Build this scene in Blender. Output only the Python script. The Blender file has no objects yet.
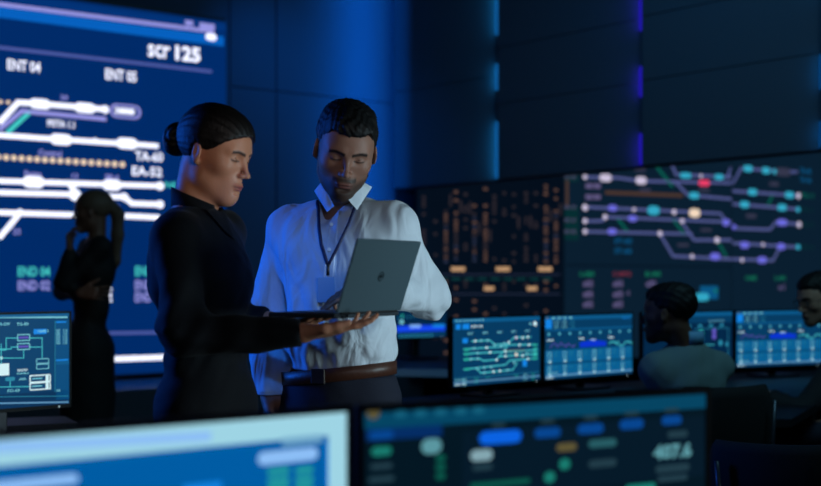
import bpy, math, random
import numpy as np
from mathutils import Vector, Matrix
random.seed(7); rng = np.random.RandomState(7)
scene = bpy.context.scene
COL = scene.collection
F = 1140.0; HY = 278.0; CX = 410.5; CZ = 1.33      # focal length in px, horizon row, centre column, camera height

# ---------------------------------------------------------------- camera, world, lights, exposure
cam = bpy.data.cameras.new('camera'); camo = bpy.data.objects.new('camera', cam); COL.objects.link(camo)
camo.location = (0, 0, CZ); camo.rotation_euler = (math.radians(90), 0, 0)
cam.sensor_fit = 'HORIZONTAL'; cam.sensor_width = 36.0; cam.lens = F / 821 * 36.0
cam.shift_y = (HY - 243.0) * 1.0 / 821.0
cam.clip_start = 0.05; cam.clip_end = 100
cam.dof.use_dof = True; cam.dof.focus_distance = 3.25; cam.dof.aperture_fstop = 2.1
scene.camera = camo
w = bpy.data.worlds.new('world'); scene.world = w; w.use_nodes = True
w.node_tree.nodes['Background'].inputs[0].default_value = (0.02, 0.12, 0.35, 1)
w.node_tree.nodes['Background'].inputs[1].default_value = 0.012
scene.view_settings.view_transform = 'Standard'; scene.view_settings.look = 'None'
scene.view_settings.exposure = 0.0; scene.view_settings.gamma = 1.0
scene.view_settings.use_curve_mapping = False
scene.cycles.use_denoising = True
scene.cycles.max_bounces = 6; scene.cycles.sample_clamp_indirect = 3.0
def area(name, loc, target, size, power, color, sy=None, spread=180):
    l = bpy.data.lights.new(name, 'AREA'); l.energy = power; l.color = color
    l.shape = 'RECTANGLE'; l.size = size; l.size_y = sy or size; l.spread = math.radians(spread)
    o = bpy.data.objects.new(name, l); COL.objects.link(o); o.location = loc
    d = Vector(target) - Vector(loc); o.rotation_euler = d.to_track_quat('-Z', 'Y').to_euler()
    return o
def spot(name, loc, target, power, color, deg, blend=.6, rad=.05):
    l = bpy.data.lights.new(name, 'SPOT'); l.energy = power; l.color = color; l.spot_size = math.radians(deg); l.spot_blend = blend; l.shadow_soft_size = rad
    o = bpy.data.objects.new(name, l); COL.objects.link(o); o.location = loc; o.rotation_euler = (Vector(target) - Vector(loc)).to_track_quat('-Z', 'Y').to_euler(); return o
spot('blue_shirt_fill', (-.08, .85, 2.45), (-.33, 3.02, 1.27), 95, (0.01, 0.20, .95), 11.5, .8)  # unseen spot added to colour the man's shirt front blue
spot('warm_face_fill', (.45, .85, 1.85), (-.455, 2.78, 1.60), 20, (1.0, .76, .60), 8.0, .5, .03)  # unseen narrow spot added to lift the woman's face
spot('warm_face_fill', (.30, .9, 1.95), (-.175, 2.93, 1.665), 8.0, (1.0, .74, .60), 5.6, .6, .03)  # the same for the man's face, dimmer, also added
area('soft_front_fill', (0.5, -.2, 2.1), (-.2, 2.9, 1.3), .8, .6, (.8, .86, 1.0), spread=45)  # weak fill added on the camera side, no fixture there
# unseen fill lights added for the room, the blue wash on the people and the wall washers
area('soft_side_light', (2.4, 2.1, 1.20), (-0.10, 3.05, 1.35), 0.9, 4.6, (0.62, 0.88, 1.0), spread=50)
area('blue_side_light', (-2.6, 3.6, 1.9), (-0.25, 3.1, 1.30), 0.5, 10, (0.01, 0.15, 1.0), 1.4, spread=70)
area('wall_wash_corner', (-0.37 + .22, 9.79, 2.9), (-0.15 - .578, 9.79 + .816, 2.9), 0.06, 18, (0.0, 0.20, 1.0), 3.2, spread=130)
area('upper_wall_light', (1.2, 5.6, 4.35), (1.5, 8.5, 3.0), 1.0, 13, (0.06, 0.38, 0.85), .5, spread=120)  # added out of view to brighten the upper right wall
area('wall_wash_wide', (-1.0, 8.6, 4.3), (-0.9, 9.85, 2.2), 0.4, 5.5, (0.0, 0.22, 1.0), 0.3, spread=70)
area('room_fill_light', (2.2, 3.4, 4.2), (1.5, 6.5, 1.6), 1.8, 26, (0.30, 0.74, 0.95), spread=120)  # added overhead fill for the seated men, no fixture there

# ---------------------------------------------------------------- materials
def lin(c):
    c = c / 255.0
    return c / 12.92 if c <= 0.04045 else ((c + 0.055) / 1.055) ** 2.4
def rgb(c): return (lin(c[0]), lin(c[1]), lin(c[2]), 1.0)
MATS = {}
def mat(name, c, rough=0.6, metal=0.0, bump=0.0, bscale=60.0, var=0.0, spec=0.5, stretch=(1, 1, 1), sheen=0.0, coat=0.0):
    """procedural surface: noise drives a slight colour variation, roughness and bump"""
    if name in MATS: return MATS[name]
    m = bpy.data.materials.new(name); m.use_nodes = True; nt = m.node_tree; N = nt.nodes; L = nt.links
    b = N['Principled BSDF']; b.inputs['Roughness'].default_value = rough; b.inputs['Metallic'].default_value = metal
    b.inputs['Specular IOR Level'].default_value = spec; b.inputs['Base Color'].default_value = rgb(c)
    b.inputs['Sheen Weight'].default_value = sheen; b.inputs['Coat Weight'].default_value = coat
    tc = N.new('ShaderNodeTexCoord'); mp = N.new('ShaderNodeMapping'); mp.inputs['Scale'].default_value = stretch
    no = N.new('ShaderNodeTexNoise'); no.inputs['Scale'].default_value = bscale; no.inputs['Detail'].default_value = 4
    L.new(tc.outputs['Object'], mp.inputs[0]); L.new(mp.outputs[0], no.inputs['Vector'])
    if var > 0:
        mx = N.new('ShaderNodeMixRGB'); mx.blend_type = 'MIX'
        r = rgb(c); mx.inputs[1].default_value = tuple(v * (1 - var) for v in r[:3]) + (1,)
        mx.inputs[2].default_value = tuple(min(1, v * (1 + var)) for v in r[:3]) + (1,)
        L.new(no.outputs['Fac'], mx.inputs[0]); L.new(mx.outputs[0], b.inputs['Base Color'])
    if bump > 0:
        bp = N.new('ShaderNodeBump'); bp.inputs['Strength'].default_value = bump; bp.inputs['Distance'].default_value = 0.01
        L.new(no.outputs['Fac'], bp.inputs['Height']); L.new(bp.outputs[0], b.inputs['Normal'])
    MATS[name] = m; return m
def glow(name, c, s=1.0, light=False):
    """a lit display colour: what the pixels give off"""
    if name in MATS: return MATS[name]
    m = bpy.data.materials.new(name); m.use_nodes = True; b = m.node_tree.nodes['Principled BSDF']
    b.inputs['Base Color'].default_value = (0.004, 0.004, 0.005, 1); b.inputs['Roughness'].default_value = 0.35
    b.inputs['Specular IOR Level'].default_value = 0.05
    b.inputs['Emission Color'].default_value = rgb(c); b.inputs['Emission Strength'].default_value = s
    if not light: m.cycles.emission_sampling = 'NONE'
    MATS[name] = m; return m

black_plastic = mat('black_plastic', (14, 15, 18), 0.45, bump=0.05, bscale=400)
dark_desk = mat('dark_desk_laminate', (10, 14, 22), 0.5, bump=0.02, bscale=200, var=0.2)
dark_metal = mat('dark_metal', (30, 34, 40), 0.35, 0.8, var=0.1)
chair_cloth = mat('black_chair_cloth', (9, 10, 13), 0.85, bump=0.3, bscale=500)

# ---------------------------------------------------------------- mesh helpers
def link(name, me, material=None, parent=None, smooth=False):
    o = bpy.data.objects.new(name, me); COL.objects.link(o)
    if material is not None:
        for m in (material if isinstance(material, (list, tuple)) else [material]): me.materials.append(m)
    if smooth: me.polygons.foreach_set('use_smooth', [True] * len(me.polygons))
    if parent is not None: o.parent = parent
    return o
def tag(o, label=None, cat=None, group=None, kind=None):
    if label: o['label'] = label
    if cat: o['category'] = cat
    if group: o['group'] = group
    if kind: o['kind'] = kind
    return o
def empty(name, loc=(0, 0, 0), rz=0.0):
    o = bpy.data.objects.new(name, None); COL.objects.link(o); o.location = loc; o.rotation_euler = (0, 0, rz)
    o.empty_display_size = 0.1
    return o
class MB:
    """collects boxes, tubes, lathes and prisms into one mesh"""
    def __init__(s): s.v = []; s.f = []
    def add(s, vs, fs):
        n = len(s.v); s.v += [tuple(v) for v in vs]; s.f += [tuple(n + i for i in f) for f in fs]; return s
    def box(s, c, d, M=None, bev=0.0):
        x, y, z = d[0] / 2, d[1] / 2, d[2] / 2
        if bev <= 0:
            vs = [Vector((i * x, j * y, k * z)) for k in (-1, 1) for j in (-1, 1) for i in (-1, 1)]
            fs = [(0, 2, 3, 1), (4, 5, 7, 6), (0, 1, 5, 4), (2, 6, 7, 3), (0, 4, 6, 2), (1, 3, 7, 5)]
        else:
            b = min(bev, x * .9, y * .9, z * .9); vs = []; idx = {}
            for k in (-1, 1):
                for j in (-1, 1):
                    for i in (-1, 1):
                        for a in range(3):
                            p = [i * x, j * y, k * z]; 
                            for q in range(3):
                                if q != a: p[q] -= (i, j, k)[q] * b
                            idx[(i, j, k, a)] = len(vs); vs.append(Vector(p))
            fs = []
            for a in range(3):
                for sgn in (-1, 1):
                    o = [q for q in range(3) if q != a]; ring = []
                    for (m, n) in ((-1, -1), (1, -1), (1, 1), (-1, 1)):
                        t = [0, 0, 0]; t[a] = sgn; t[o[0]] = m; t[o[1]] = n; ring.append(idx[(t[0], t[1], t[2], a)])
                    flip = (sgn > 0) == (a == 1)
                    fs.append(tuple(reversed(ring)) if flip else tuple(ring))
            for a in range(3):
                o = [q for q in range(3) if q != a]
                for m in (-1, 1):
                    for n in (-1, 1):
                        t0 = [0, 0, 0]; t0[o[0]] = m; t0[o[1]] = n; t1 = list(t0); t0[a] = -1; t1[a] = 1
                        q = [idx[tuple(t0) + (o[0],)], idx[tuple(t1) + (o[0],)], idx[tuple(t1) + (o[1],)], idx[tuple(t0) + (o[1],)]]
                        fs.append(tuple(q))
            for k in (-1, 1):
                for j in (-1, 1):
                    for i in (-1, 1): fs.append((idx[(i, j, k, 0)], idx[(i, j, k, 1)], idx[(i, j, k, 2)]))
        c = Vector(c)
        if M is not None: vs = [M @ v + c if not isinstance(M, Matrix) or len(M) == 3 else M @ (v + c) for v in vs]
        else: vs = [v + c for v in vs]
        return s.add(vs, fs)
    def tube(s, pts, r, n=10, caps=True):
        pts = [Vector(p) for p in pts]; rs = r if isinstance(r, (list, tuple)) else [r] * len(pts)
        vs = []; fs = []; prev = None
        for i, p in enumerate(pts):
            t = (pts[min(i + 1, len(pts) - 1)] - pts[max(i - 1, 0)]).normalized()
            if prev is None:
                a = Vector((0, 0, 1)) if abs(t.z) < 0.9 else Vector((1, 0, 0)); u = t.cross(a).normalized()
            else: u = (prev - t * prev.dot(t)).normalized()
            prev = u; v = t.cross(u)
            for k in range(n):
                an = 2 * math.pi * k / n; vs.append(p + (u * math.cos(an) + v * math.sin(an)) * rs[i])
        for i in range(len(pts) - 1):
            for k in range(n): fs.append((i * n + k, i * n + (k + 1) % n, (i + 1) * n + (k + 1) % n, (i + 1) * n + k))
        if caps: fs.append(tuple(range(n - 1, -1, -1))); fs.append(tuple((len(pts) - 1) * n + k for k in range(n)))
        return s.add(vs, fs)
    def lathe(s, prof, c=(0, 0, 0), n=20):
        vs = []; fs = []; c = Vector(c)
        for (r, z) in prof:
            for k in range(n): vs.append(c + Vector((r * math.cos(2 * math.pi * k / n), r * math.sin(2 * math.pi * k / n), z)))
        for i in range(len(prof) - 1):
            for k in range(n): fs.append((i * n + k, i * n + (k + 1) % n, (i + 1) * n + (k + 1) % n, (i + 1) * n + k))
        fs.append(tuple(range(n - 1, -1, -1))); fs.append(tuple((len(prof) - 1) * n + k for k in range(n)))
        return s.add(vs, fs)
    def prism(s, poly, z0, z1):
        n = len(poly); vs = [(x, y, z0) for x, y in poly] + [(x, y, z1) for x, y in poly]
        fs = [tuple(range(n - 1, -1, -1)), tuple(range(n, 2 * n))] + [(i, (i + 1) % n, n + (i + 1) % n, n + i) for i in range(n)]
        return s.add(vs, fs)
    def xform(s, M): s.v = [tuple(M @ Vector(v)) for v in s.v]; return s
    def build(s, name, material, parent=None, smooth=False):
        me = bpy.data.meshes.new(name); me.from_pydata(s.v, [], s.f); me.validate(); me.update()
        return link(name, me, material, parent, smooth)
def P(px, py, Y): return Vector(((px - CX) / F * Y, Y, CZ - (py - HY) / F * Y))
def px_at(x, y, z): return (CX + F * x / y, HY - (z - CZ) * F / y)

# ---------------------------------------------------------------- flat display graphics
_txt = {}
def text_geo(t, bold=0.0):
    if (t, bold) in _txt: return _txt[(t, bold)]
    cu = bpy.data.curves.new('t', 'FONT'); cu.body = t; cu.resolution_u = 2; cu.offset = bold
    o = bpy.data.objects.new('t', cu); COL.objects.link(o)
    me = o.to_mesh(); vs = [tuple(v.co) for v in me.vertices]; fs = [tuple(p.vertices) for p in me.polygons]
    o.to_mesh_clear(); bpy.data.objects.remove(o); bpy.data.curves.remove(cu)
    if not vs: vs = [(0, 0, 0)]
    xs = [v[0] for v in vs]; ys = [v[1] for v in vs]
    _txt[(t, bold)] = (vs, fs, min(xs), max(xs), min(ys), max(ys)); return _txt[(t, bold)]
class Board:
    """draws on a vertical display face. A: lower-left corner (x, y, z), D: unit direction to the right, facing side n."""
    def __init__(s, A, D, width, height, mode='px', units=160.0):
        s.A = Vector(A); s.D = Vector((D[0], D[1], 0)).normalized(); s.n = Vector((s.D.y, -s.D.x, 0))
        if s.n.dot(Vector((0, 0, CZ)) - s.A) < 0: s.n = -s.n
        s.w = width; s.h = height; s.mode = mode; s.units = units; s.v = []; s.f = []; s.m = []; s.mats = []; s.layer = 0.0
        s.clip = False
    def uv(s, p):
        if s.mode == 'px':
            d = Vector(((p[0] - CX) / F, 1, -(p[1] - HY) / F)); o = Vector((0, 0, CZ))
            t = (s.A - o).dot(s.n) / d.dot(s.n); q = o + d * t
            return ((q - s.A).dot(s.D), q.z - s.A.z)
        k = s.w / s.units
        return (p[0] * k, s.h - p[1] * k)
    def k(s, p):
        if s.mode == 'px':
            d = Vector(((p[0] - CX) / F, 1, -(p[1] - HY) / F)); t = (s.A - Vector((0, 0, CZ))).dot(s.n) / d.dot(s.n)
            return t / F
        return s.w / s.units
    def face(s, pts, m):
        if m not in s.mats: s.mats.append(m)
        n = len(s.v)
        for (u, z) in pts:
            u = min(max(u, 0.0), s.w); z = min(max(z, 0.0), s.h)
            s.v.append(tuple(s.A + s.D * u + Vector((0, 0, z)) + s.n * (0.0006 + s.layer)))
        s.f.append(tuple(range(n, n + len(pts)))); s.m.append(s.mats.index(m))
    def up(s): s.layer += 0.0006
    def quad(s, a, b, m):                      # axis aligned in the display's own frame, a and b opposite corners
        (u0, z0), (u1, z1) = s.uv(a), s.uv(b); s.face([(u0, z0), (u1, z0), (u1, z1), (u0, z1)], m)
    def box(s, c, w, h, m):
        k = s.k(c); u, z = s.uv(c); fx = s.fx(c)
        w = w * k * fx / 2; h = h * k / 2; s.face([(u - w, z - h), (u + w, z - h), (u + w, z + h), (u - w, z + h)], m)
    def fx(s, c):                               # widths read along the picture are foreshortened on a slanted face
        return 1.0 / max(0.3, abs(s.D.x - (c[0] - CX) / F * s.D.y)) if s.mode == 'px' else 1.0
    def pill(s, c, w, h, m, n=6):
        k = s.k(c); u, z = s.uv(c); w = w * k * s.fx(c) / 2; h = h * k / 2; r = min(h, w); pts = []
        for q in range(4):
            cx = u + (w - r) * (1 if q in (0, 3) else -1); cz = z + (h - r) * (1 if q in (0, 1) else -1)
            for i in range(n + 1):
                a = (q + i / n) * math.pi / 2; pts.append((cx + r * math.cos(a), cz + r * math.sin(a)))
        s.face(pts, m)
    def disc(s, c, r, m): s.pill(c, 2 * r / s.fx(c), 2 * r, m)
    def line(s, pts, wd, m):
        P2 = [s.uv(p) for p in pts]
        for i in range(len(P2) - 1):
            w = wd * s.k(pts[i]) / 2; a = Vector(P2[i]); b = Vector(P2[i + 1]); d = (b - a)
            if d.length < 1e-6: continue
            d.normalize(); nn = Vector((-d.y, d.x)) * w; e = d * w * 0.6
            s.face([tuple(a - e - nn), tuple(b + e - nn), tuple(b + e + nn), tuple(a - e + nn)], m)
    def frame(s, c, w, h, t, m):
        s.box((c[0], c[1] - h / 2), w, t, m); s.box((c[0], c[1] + h / 2), w, t, m)
        s.box((c[0] - w / 2, c[1]), t, h, m); s.box((c[0] + w / 2, c[1]), t, h, m)
    def text(s, c, h, t, m, w=None, bold=0.02, align='c'):
        vs, fs, x0, x1, y0, y1 = text_geo(t, bold); k = s.k(c); u, z = s.uv(c); sc = h * k / max(1e-4, (y1 - y0))
        sx = (w * k * s.fx(c) / (x1 - x0)) if w else sc
        ox = (x0 + x1) / 2 if align == 'c' else x0
        for f in fs: s.face([(u + (vs[i][0] - ox) * sx, z + (vs[i][1] - (y0 + y1) / 2) * sc) for i in f], m)
    def build(s, parent, name='display_graphics'):
        me = bpy.data.meshes.new(name); me.from_pydata(s.v, [], s.f)
        o = link(name, me, s.mats, parent); me.polygons.foreach_set('material_index', s.m); me.update()
        return o
# ---------------------------------------------------------------- room shell
floor_m = mat('dark_floor', (10, 12, 18), 0.5, bump=0.05, bscale=30, var=0.2)
ceil_m = mat('dark_ceiling', (16, 18, 24), 0.8, bump=0.1, bscale=20)
wall_m = mat('matt_wall_panel', (62, 70, 84), 0.75, bump=0.04, bscale=40, var=0.06)
wall_r = mat('dark_wall_panel', (58, 66, 76), 0.7, bump=0.04, bscale=40, var=0.06)
def struct(name, mb, m): return tag(mb.build(name, m), kind='structure')
def slab(p, q, z0, z1, th, m=None, mb=None):
    """upright slab from p to q (its front edge), thickness behind (away from the camera)"""
    p = Vector((p[0], p[1])); q = Vector((q[0], q[1])); d = (q - p).normalized(); n = Vector((-d.y, d.x))
    if n.dot(p) < 0: n = -n
    mb = mb or MB(); mb.prism([tuple(p), tuple(q), tuple(q + n * th), tuple(p + n * th)], z0, z1); return mb
struct('floor', MB().box((1.5, 6.5, -0.05), (15, 19, 0.1)), floor_m)
struct('ceiling', MB().box((1.5, 6.5, 4.65), (15, 19, 0.1)), ceil_m)
struct('wall_left', MB().box((-5.55, 6.5, 2.3), (0.1, 18.8, 4.6)), wall_r)
struct('wall_right', MB().box((8.55, 6.5, 2.3), (0.1, 18.8, 4.6)), wall_r)
struct('wall_front', MB().box((1.5, -2.55, 2.3), (14, 0.1, 4.6)), wall_r)
struct('wall_far', MB().box((1.5, 14.6, 2.3), (14, 0.1, 4.6)), wall_r)
# back wall behind the big left screen
BD = Vector((1.469, 1.04)).normalized(); BN = Vector((-BD.y, BD.x))
S0 = Vector((-1.505, 9.3)) + BN * 0.14
def bw(px):       # point of the back wall line at column px
    a = (px - CX) / F; t = (a * S0.y - S0.x) / (BD.x - a * BD.y); return S0 + BD * t
c0 = bw(-260); c1 = bw(393)
mb = slab(c0, c1, 0, 4.6, 0.12)
struct('wall_back', mb, wall_m)
# raised panels of the back wall: one seam, two widths
pm = MB()
for (a, b, z0, z1, th) in ((229.5, 274, 2.925, 4.58, .02), (229.5, 274, 0.1, 2.915, .02), (275.5, 392.6, 2.925, 4.58, .03), (275.5, 392.6, 0.1, 2.915, .03)):
    slab(bw(a) - BN * th, bw(b) - BN * th, z0, z1, th - 0.002, mb=pm)
struct('trim_1', pm, wall_m)
# upper wall to the right (a deep soffit) with its proud panels
R0 = Vector((c1.x, c1.y)); RD = Vector((2.715, -3.2)).normalized(); RN = Vector((RD.y, -RD.x))   # RN points to the camera side
if RN.dot(-R0) < 0: RN = -RN
def rw(px, off=0.0):
    o = R0 + RN * off; a = (px - CX) / F; t = (a * o.y - o.x) / (RD.x - a * RD.y); return o + RD * t
r_end = R0 + RD * 7.0
SOF = 2.135
mb = slab(R0, r_end, SOF, 4.6, 0.12)
struct('wall_soffit', mb, wall_r)
struct('wall_corner', slab((R0.x - 0.02, R0.y + 0.02), (R0.x + 0.28, R0.y + 0.55), 0, SOF, 0.1), wall_r)
# recessed bands with light: the recess edge sits at the column px, the panel to its right stands proud
pan = MB()
def panel(pa, pb, z0, z1, th): slab(rw(pa, th), rw(pb, th), z0, z1, th - 0.001, mb=pan)
rows = {498: [(3.315, 4.6), (2.86, 3.105), (SOF, 2.63)], 642: [(3.105, 4.6), (2.625, 2.875), (SOF, 2.39)], 822: [(3.1, 4.6), (2.5, 2.75), (SOF, 2.33)]}
cols = [498, 642, 822, 1150]
def wedge(pa, pb, z0, z1, ta, tb):     # a panel that stands proud at its strip and runs back into the wall
    a, b_, c_, d_ = rw(pa, ta), rw(pb, tb), rw(pb, 0), rw(pa, 0); pan.prism([tuple(a), tuple(b_), tuple(c_), tuple(d_)], z0, z1)
for i, c in enumerate(cols[:-1]):
    for (z0, z1) in ((SOF + .005, 2.745), (2.752, 3.205), (3.212, 4.59)): wedge(c, cols[i + 1] - 1, z0, z1, .055, .004)
    continue
    prev = cols[i - 1] if i else 396
    # fillers that cover the lit recess except in the open rows
    zz = [SOF] + [z for r in sorted(rows[c]) for z in r] + [4.6]
    for a, b in zip(zz[0::2], zz[1::2]):
        if b - a > 0.02: panel(c - 34, c - 0.2, a + 0.006, b - 0.006, 0.06)
wedge(394, 496, SOF + .005, 2.995, .10, .004); wedge(394, 496, 3.002, 4.59, .10, .004)
struct('trim_2', pan, wall_r)
strip_c = {498: ((16, 100, 172), .8), 642: ((36, 22, 185), .8), 822: ((8, 66, 120), 0.8)}
for c, rr in rows.items():
    for (z0, z1) in rr:
        q = rw(c - 1.2, .012)
        m = glow('wall_strip_%d' % c, strip_c[c][0], strip_c[c][1], True)
        e = MB(); M = Matrix.Rotation(math.atan2(RD.y, RD.x), 3, 'Z')
        e.box((q.x, q.y, (z0 + z1) / 2), (0.014, 0.022, z1 - z0 - 0.03), M)
        o = e.build('light_strip', m)
        if z1 - z0 > .1:
            q2 = rw(c - 2.2, .03); area('strip_light', (q2.x, q2.y, (z0 + z1) / 2), (q2.x - RD.x, q2.y - RD.y, (z0 + z1) / 2), .03, {498: 2.4, 642: 2.0, 822: .8}[c] * (z1 - z0), {498: (.02, .45, 1), 642: (.06, .03, 1), 822: (.0, .35, 1)}[c], z1 - z0 - .04)
        col = {498: 'pale blue', 642: 'violet blue', 822: 'faint cyan'}[c]
        row = ['top recess under the ceiling', 'middle recess', 'lowest recess just above the screens'][rr.index((z0, z1))]
        tag(o, '%s light strip in the %s' % (col, row), 'light strip', 'recessed wall light strips')

# ---------------------------------------------------------------- big screens
W_ = glow('px_white', (235, 238, 255), 1.35); LAV = glow('px_lavender', (150, 150, 225), 1.0); LAV2 = glow('px_lavender_dim', (78, 92, 165), 1.0)
BAR = glow('px_azure_bar', (6, 96, 190), 1.0, True); NAVY = glow('px_navy', (0, 42, 104), 1.0, True)
NAVY2 = glow('px_navy_low', (2, 50, 118), 1.0); TEAL = glow('px_teal', (70, 205, 200), 1.0); AMB = glow('px_amber', (240, 215, 185), 1.0)
def wall_screen(name, A, B, z0, z1, label, base, th=0.08):
    A = Vector(A); B = Vector(B); d = (B - A).normalized(); n = Vector((d.y, -d.x))
    if n.dot(-A) < 0: n = -n
    root = empty(name, (A.x, A.y, 0)); tag(root, label, 'video wall')
    W = (B - A).length
    h = slab(A - n * 0.005, B - n * 0.005, z0 - 0.012, z1 + 0.03, th); h.v = [(v[0] - A.x, v[1] - A.y, v[2]) for v in h.v]
    h.build('housing', black_plastic, root)
    sc = slab(A, B, z0, z1, 0.004); sc.v = [(v[0] - A.x, v[1] - A.y, v[2]) for v in sc.v]
    so = sc.build('screen', base, root)
    bd = Board((A.x, A.y, z0), d, W, z1 - z0); bd.root = root; bd.screen = so; return bd
def finish(bd, name='display_graphics'):
    o = bd.build(bd.screen, name); p = Vector(bd.root.location); o.data.transform(Matrix.Translation(-p)); return o
L0 = Vector((-1.505, 9.3)); Ll = L0 - BD * 3.9
zt = CZ + 250.5 / F * 9.3; zb = CZ - 96.0 / F * 8.83
zt += 0.045
bd = wall_screen('video_wall', Ll, L0, zb, zt, 'huge bright blue wall screen with white rail network diagram behind the woman', NAVY)
b = bd
b.quad((-60, -16), (227.5, 31.5), NAVY2); b.up()
def lf(x, y0, s): return y0 + s * x      # straight picture line
b.line([(-60, -3.5), (213, 31.5)], 4.2, LAV)
# azure title bar under the lavender rule
(u0, za) = b.uv((0, 6.5)); (u1, zc) = b.uv((0, 17.5)); b.face([(0, za), (b.w - 0.02, za), (b.w - 0.02, zc), (0, zc)], BAR)
b.up()
b.box((189, 23), 8, 5, LAV); b.box((207, 26.5), 15, 6, LAV); b.pill((211, 37), 11, 7, W_)
b.text((159, 51.5), 12.5, 'scr', W_, w=22, bold=.02); b.text((188, 54), 15, '125', W_, w=25, bold=.04)
b.line([(-40, 43), (211, 71.5)], 3.2, LAV2)
b.text((24, 66), 11, 'ENT 04', W_, w=33, bold=.02); b.text((121, 75.5), 11, 'ENT 05', W_, w=31, bold=.02)
tr = [[(0, 122), (18, 102.5), (37, 103.5), (107, 109.5)], [(0, 135.3), (157, 146)], [(0, 181), (160, 186)],
      [(0, 192.5), (75, 194.5)], [(0, 212.5), (76, 215)], [(0, 237), (20, 213)], [(110, 196.5), (124, 197), (132, 203.5), (160, 204.5)], [(116, 215.5), (158, 217.5)], [(70, 184), (76, 196)]]
for t in tr: b.line(t, 5.4, W_)
for (y, x0) in ((130, -95), (178, -190), (190, -60), (210, -240), (244, -120), (300, -210)): b.line([(x0 - 90, y - 8), (-58, y)] if x0 < -60 else [(-300, y - 12), (-58, y)], 5.2, W_); b.pill((x0 - 20, y - 4), 20, 11, W_)
b.line([(-330, -38), (-58, -3)], 4.2, LAV); b.line([(-330, 8), (-39, 43)], 3.2, LAV2); b.line([(-330, 372), (-58, 365)], 5.6, W_)
for x in (-80, -170, -250): b.text((x, 58 + x * .1), 11, 'ENT 0%d' % (3 + (x + 80) // 85), W_, w=34, bold=.02)
b.line([(-60, 131.5), (0, 135.3)], 5.2, W_); b.line([(-60, 179), (0, 181)], 5.2, W_); b.line([(-60, 191), (0, 192.5)], 5.2, W_); b.line([(-60, 211), (0, 212.5)], 5.2, W_)
b.line([(0, 129), (22, 111), (105, 119)], 4.2, LAV); b.line([(8, 132), (30, 112)], 4.2, TEAL); b.up()
for (x, y, w, h) in ((40, 104, 21, 10), (85, 108, 21, 10), (61, 139.5, 22, 11), (127, 143.5, 21, 11), (33.5, 182, 22, 12), (112, 185, 19, 11)): b.pill((x, y), w, h, W_)
b.pill((40, 113), 15, 4, LAV); b.pill((85, 117), 15, 4, LAV)
for (x, y, r) in ((105, 109.5, 4), (95, 141, 3), (75, 184, 3.4), (160, 186, 4.2), (75, 195, 6), (124, 197, 4), (160, 204.5, 4), (20, 212.5, 3.5), (118, 215.5, 4.5)): b.disc((x, y), r, W_)
b.pill((125.5, 111.5), 31, 14, LAV); b.up(); b.pill((125.5, 111.5), 26, 10, NAVY2); b.up(); b.text((125, 111.3), 6.5, '1808', W_, w=19, bold=.08)
for i in range(-8, 16): b.disc((6 + i * 7.75, 157.5 + i * 0.47), 2.9, AMB)
for i in range(3): b.disc((1 + i * 7.5 - 8, 101.5 + i * .4), 2.0, AMB)
for (c, h, t, m, w) in (((64, 97.5), 5, '24', LAV, 7), ((61, 124), 7, 'PISTA 1.1', W_, 27), ((50, 153), 6, 'Control', LAV, 23), ((149, 156.5), 9.5, 'TA-60', W_, 28),
                        ((147, 171.5), 9.5, 'EA-52', W_, 30), ((33, 173.5), 5, 'Punto', LAV, 17), ((112, 177), 5, 'BR-4', LAV, 13), ((75, 176), 5, '12', LAV, 6), ((171, 185), 6, 'NE', TEAL, 12),
                        ((16.5, 231.5), 6, '21', LAV, 7), ((34, 271.5), 10, 'END 04', TEAL, 32), ((34, 285.5), 10, 'END 02', LAV, 32), ((106, 285), 10, '02', W_, 12), ((106, 297), 10, '02', W_, 12),
                        ((149, 271), 10, 'END 05', TEAL, 28), ((149, 285), 10, 'END 07', LAV, 28), ((149, 297), 10, 'END 08', LAV, 28), ((118, 207), 5, 'K', LAV, 4)):
    b.text(c, h, t, m, w=w, bold=.02)
b.line([(-60, 365), (60, 361), (226, 355)], 5.6, W_); b.line([(80, 333.5), (226, 331.5)], 3.0, LAV2)
finish(b)
# ledge under the screen that mirrors its lower edge
lg = slab(Ll - Vector((-BN.x, -BN.y)) * -0.95, L0 + Vector((-BN.x, -BN.y)) * 0.95, 0, zb - 0.025, 0.93)
lo = lg.build('console_ledge', mat('glossy_dark_ledge', (70, 74, 84), 0.08, var=0.1)); tag(lo, 'low dark glossy ledge running under the big blue wall screen', 'ledge')

# amber code wall and the two panels of the right-hand screen
DK = glow('px_night', (4, 14, 27), 1.0, True); DK2 = glow('px_night_teal', (10, 30, 47), 1.0, True)
A0 = P(417, 0, 10.45).xy; A1 = P(564, 0, 10.9).xy
b = wall_screen('video_wall', A0, A1, 0.5, 2.6, 'dark wall screen with columns of amber code beside the man', DK)
am = [glow('px_code_amber', (92, 68, 60), 1.0), glow('px_code_dim', (48, 42, 48), 1.0), glow('px_code_blue', (40, 48, 72), 1.0), glow('px_code_teal', (14, 64, 66), 1.0), glow('px_code_bright', (190, 150, 112), 1.0)]
for x in range(425, 562, 10):
    xx = x + rng.uniform(-1.5, 1.5)
    y = 186 + rng.randint(0, 3) * 3
    strong = rng.rand() < 0.26
    while y < 366:
        if 262 < y < 278 or 291 < y < 299: y += 4; continue
        r = rng.rand()
        if (210 < y < 262 and strong) or r < (0.35 if y < 290 else 0.22):
            m = am[0] if (strong and r < .6) else am[1] if r < .8 else am[2]
            b.box((xx, y), 2.6 + rng.rand() * 1.6, 2.6, m)
        y += 4.2
    if rng.rand() < .5: b.box((xx + 4.6, rng.uniform(200, 250)), 2, 12, am[1])
for x in (458, 503, 545): b.box((x, 269), 14, 4.2, am[4])
for x in (489, 532): b.box((x, 288.5), 10, 4, am[4])
for x in range(430, 560, 13): b.box((x, 279), 9, 1.6, am[3])
b.line([(420, 274.5), (560, 274.5)], 1.0, am[2]); b.line([(420, 294), (560, 294)], 1.0, am[2])
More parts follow.
